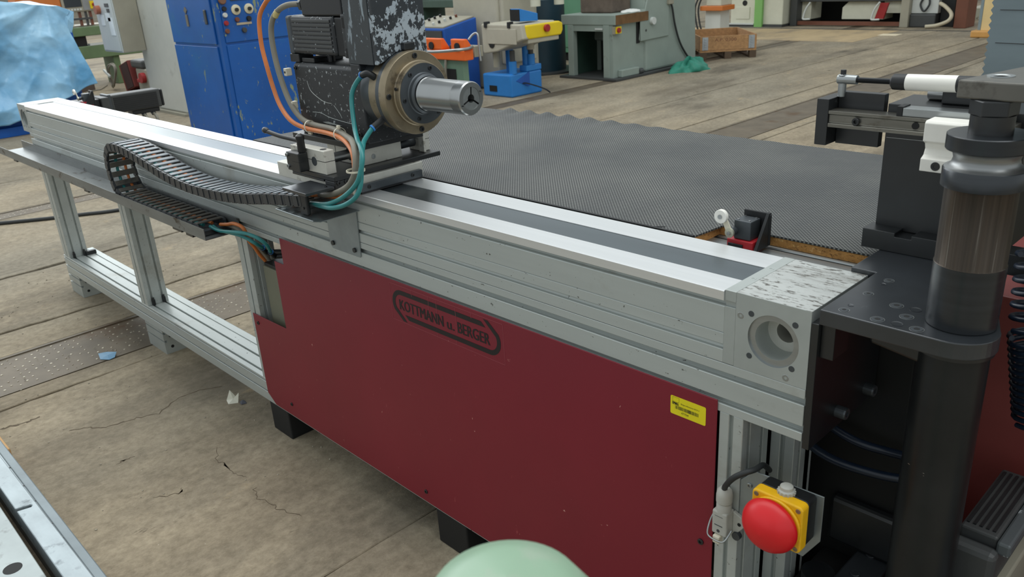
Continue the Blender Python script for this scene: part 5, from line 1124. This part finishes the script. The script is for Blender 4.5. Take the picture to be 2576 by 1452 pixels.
B(-6.86, -6.34, 7.28, 7.66, .7805, 1.05).build('cast_block', BROWNBLK, label='rusty brown cast block on the green press table', cat='block', bevel=.02)
rg = MB(); rnd = random.Random(8)
def blob(cx, cy, cz, rx, ry, rz, amp, seed, nu=28, nv=14):
    rn = random.Random(seed); ph = [rn.uniform(0, 6.28) for _ in range(8)]; v = []; f = []
    for j in range(nv+1):
        t = math.pi/2*j/nv
        for i in range(nu):
            a = 2*math.pi*i/nu
            k = 1+amp*(math.sin(3*a+ph[0]+2*t)+.7*math.sin(5*a+ph[1]-3*t)+.5*math.sin(9*a+ph[2]+4*t))
            zz = 1+amp*1.4*(math.sin(4*a+ph[3])+math.sin(7*a+ph[4]+5*t))*math.sin(t*1.2)
            v.append((cx+rx*k*math.cos(a)*math.cos(t), cy+ry*k*math.sin(a)*math.cos(t), cz+rz*max(0, zz)*math.sin(t)))
    for j in range(nv):
        for i in range(nu): f.append((j*nu+i, j*nu+(i+1) % nu, (j+1)*nu+(i+1) % nu, (j+1)*nu+i))
    f.append(tuple(range(nu))[::-1]); return MB().raw(v, f)
blob(-6.21, 7.50, .782, .10, .15, .03, .09, 3).build('white_rag', mat('white_cloth', (220, 222, 218), .8), label='white rag lying on the green press table', cat='rag', smooth=70)
blob(-5.80, 8.2, .0, .19, .32, .13, .15, 21, 44, 20).build('green_tarp', TARPG, label='crumpled green tarpaulin lying on the floor by the punching press', cat='tarpaulin', smooth=60)
# wooden collar box on a pallet
PV = (-6.23, 9.07, 0); PA = math.radians(44)
pb = thing('pallet_collar', (-6.3, 9.7, .122), 'wooden pallet collar with steel hinge corners on the pallet', 'crate')
x0, y0, W_, D_ = PV[0], PV[1], .78, 1.18
def pbox(a, b, c, d, e, f): return B(x0+a, x0+b, y0+c, y0+d, e, f).rot('Z', PA, PV)
for a in ((0, W_, 0, .02), (0, W_, D_-.02, D_), (0, .02, .02, D_-.02), (W_-.02, W_, .02, D_-.02)): pbox(*a, .125, .315).build('side_board', WOODX, pb, bevel=.004)
for a0, a1 in ((.03, .11), (W_-.11, W_-.03)):
    h_ = pbox(a0, a1, -.006, -.0005, .13, .305).build('steel_hinge', mat('zinc_hinge', (176, 182, 186), .4, .7), pb)
    for k in range(5): pbox((a0+a1)/2-.014, (a0+a1)/2+.014, -.014, -.0065, .138+k*.033, .156+k*.033).build('hinge_knuckle', MATS['zinc_hinge'], h_)
text_mesh('A.P. 0300', x0+.20, x0+.50, .24, .285, y0-.0005, 'stencil_print', BROWNP, pb, turn=(PA, PV))
pt = thing('wood_pallet', (-6.3, 9.7, 0), 'wooden pallet standing under the hinged wooden collar', 'pallet')
for k in range(8): pbox(0, W_, k*.155, k*.155+.1, .1, .122).build('deck_board', WOODX, pt)
for a in (0, .345, W_-.09):
    for c in (0, .54, D_-.1): pbox(a, a+.09, c, c+.1, .022, .1).build('pallet_block', mat('dark_wood', (86, 70, 54), .8), pt)
    pbox(a, a+.09, 0, D_, .0, .022).build('pallet_runner', MATS['dark_wood'], pt)
B(-6.42, -6.39, 9.0, 9.05, .0, .36).build('timber_post', BROWNP, label='short brown timber standing against the pallet collar', cat='timber')
# machine stand with orange top behind the pallet
os_ = thing('orange_topped_stand', (-8.0, 12.2, 0), 'light grey machine stand with orange head behind the pallet', 'machine stand')
B(-8.15, -7.84, 12.1, 12.4, 0, .42).build('stand_body', LGREY, os_, bevel=.01); B(-8.2, -7.74, 12.0, 12.4, .42, .50).build('orange_tray', ORPAN, os_, bevel=.01); B(-8.1, -7.8, 12.05, 12.4, .50, .75).build('stand_head', OFFWH, os_, bevel=.01)
for k, x in enumerate((-8.27, -8.20)): MB().tube([(x+.12, 12.03, .8), (x-.01, 11.98, .5), (x+.02, 11.98, .2), (x+.1, 11.98, .018)], .016, 8).build('stand_cable', BLKCABLE, os_, smooth=60)
# ------------------------------------------------------------------ far machine row
fc = thing('cream_press', (-8.2, 13.9, 0), 'cream far machine housing with lime green stripe', 'machine')
B(-8.56, -7.47, 13.6, 14.9, .04, 2.0).build('housing', OFFWH, fc, bevel=.015); B(-8.58, -7.46, 13.58, 14.9, 0, .04).build('housing_base', DKGREY, fc)
B(-8.02, -7.86, 13.54, 13.6, .0, 2.0).build('green_stripe', LIMEG, fc, bevel=.006); MB().lathe([(.05, 0), (.05, .006), (0, .006)], (-8.26, 13.6, .43), (0, -1, 0), 22).build('round_opening', BLACKV, fc)
B(-8.44, -8.15, 13.588, 13.6, .14, .36).build('access_cover', OFFWH, fc, bevel=.004); B(-8.57, -8.04, 13.56, 13.6, .04, .065).build('foot_rail', LGREY, fc)
pbk = thing('press_brake', (-6.3, 14.2, 0), 'long dark press brake across the far end of the hall', 'press brake')
B(-7.43, -7.30, 13.8, 14.8, 0, 2.2).build('side_frame', DKGREY, pbk, bevel=.01); B(-5.42, -5.28, 13.8, 14.8, 0, 2.2).build('side_frame', BEIGEGR, pbk, bevel=.01); B(-7.30, -5.42, 13.9, 14.2, .42, 1.3).build('lower_beam', DKGREY, pbk, bevel=.01)
B(-7.30, -5.42, 14.75, 14.8, 0, 1.0).build('rear_plate', BLACKV, pbk); B(-7.30, -5.42, 13.85, 13.9, .02, .085).build('foot_bar', BROWNP, pbk)
B(-7.33+.03, -7.12, 14.0, 14.4, .11, .42).build('oil_box', OFFWH, pbk); MB().prism([(-6.53, .11), (-6.53, .31), (-6.42, .415), (-5.90, .42), (-5.78, .36), (-5.78, .11)], 'y', 14.0, 14.4).build('hopper', OFFWH, pbk, bevel=.01); B(-5.78, -5.45, 14.0, 14.4, .22, .42).build('drive_box', OFFWH, pbk)
MB().prism([(-5.85, .14), (-5.70, .14), (-5.63, .40), (-5.77, .40)], 'y', 13.80, 13.85).build('red_guard', REDM, pbk)
for x in (-7.12, -5.86): MB().tube([(x+.1, 13.75, .42), (x+.02, 13.75, .30), (x-.02, 13.75, .16), (x, 13.74, .13), (x+.12, 13.74, .135)], .016, 8, 5).build('pedal_bar', LGREY, pbk, smooth=60)
B(-5.28, -4.85, 13.9, 14.3, .22, .6).build('switch_box', LGREY, label='white switch box with a looped black cable at the press brake', cat='switch box', bevel=.01)
hose('looped_cable', [(-5.10, 13.88, .46), (-5.13, 13.87, .36), (-5.06, 13.86, .26), (-4.99, 13.87, .36), (-5.0, 13.88, .46)], .016, BLKCABLE, 'black cable loop hanging on the white switch box', 'cable')
B(-5.28, -4.86, 13.85, 14.3, 0, .215).build('dark_tub', DKGREY, label='dark tub under the white switch box', cat='tub', bevel=.02)
hose('suction_hose', [(-4.83, 13.9, .38), (-4.72, 13.85, .33), (-4.60, 13.8, .22), (-4.62, 13.75, .12), (-4.78, 13.72, .05), (-4.95, 13.7, .03)], .03, CREAMH, 'thick beige suction hose curling on the far floor')
B(-4.845, -4.62, 14.0, 14.5, 0, 1.2).build('dark_cabinet', BLKPL, label='dark cabinet behind the beige hose', cat='cabinet', bevel=.01); B(-4.55, -4.36, 13.8, 14.2, .0, 1.2).build('brown_post', BROWNP, label='brown steel post beside the dark far cabinet', cat='post', bevel=.008)
B(-4.36, -3.6, 15.5, 16.0, .18, 1.2).build('orange_crate', ORPAN, label='orange crate far behind the brown post', cat='crate', bevel=.01); B(-4.9, -3.0, 15.4, 16.1, 0, .18).build('beige_plinth', OFFWH, label='pale plinth under the far orange crate', cat='plinth')
yp = thing('yellow_rack', (-3.7, 12.8, 0), 'pale yellow steel rack upright at the far right', 'rack')
MB().box(-3.76, -3.45, 12.6, 12.9, .02, 1.6).build('rack_upright', PALEY, yp, bevel=.01); B(-3.80, -3.76, 12.6, 12.9, .08, 1.6).build('rack_edge', BLUEGREY, yp); B(-3.86, -3.40, 12.5, 13.0, 0, .1).build('rack_foot', mat('rack_foot_orange', (196, 146, 80), .5), yp, bevel=.02)
B(-5.25, -4.95, 12.55, 12.8, .0005, .004).build('paper_sheet', mat('floor_paper', (220, 206, 176), .8), label='white sheet lying on the floor near the press brake', cat='paper')
# serrated sheet leaning at the right behind the table
se = thing('serrated_sheet', (.3, 1.3, 0), 'tall blue grey sheet panel with a serrated edge behind the bending head', 'sheet panel')
pts = [(1.2, 0), (1.2, 1.7)]; k = 0
z = 1.7
while z > 0:
    pts.append((-.212+(.006 if k % 2 else 0), z)); z -= .009; k += 1
pts.append((-.212, 0))
MB().prism(pts, 'y', 1.30, 1.312).build('sheet', BLUEGREY, se)
for z in (1.22, 1.30, 1.345): B(-.19, 1.1, 1.2985, 1.3, z, z+.0015).rot('Y', .02, (0, 1.3, z)).build('sheet_crease', DKGREY, se)
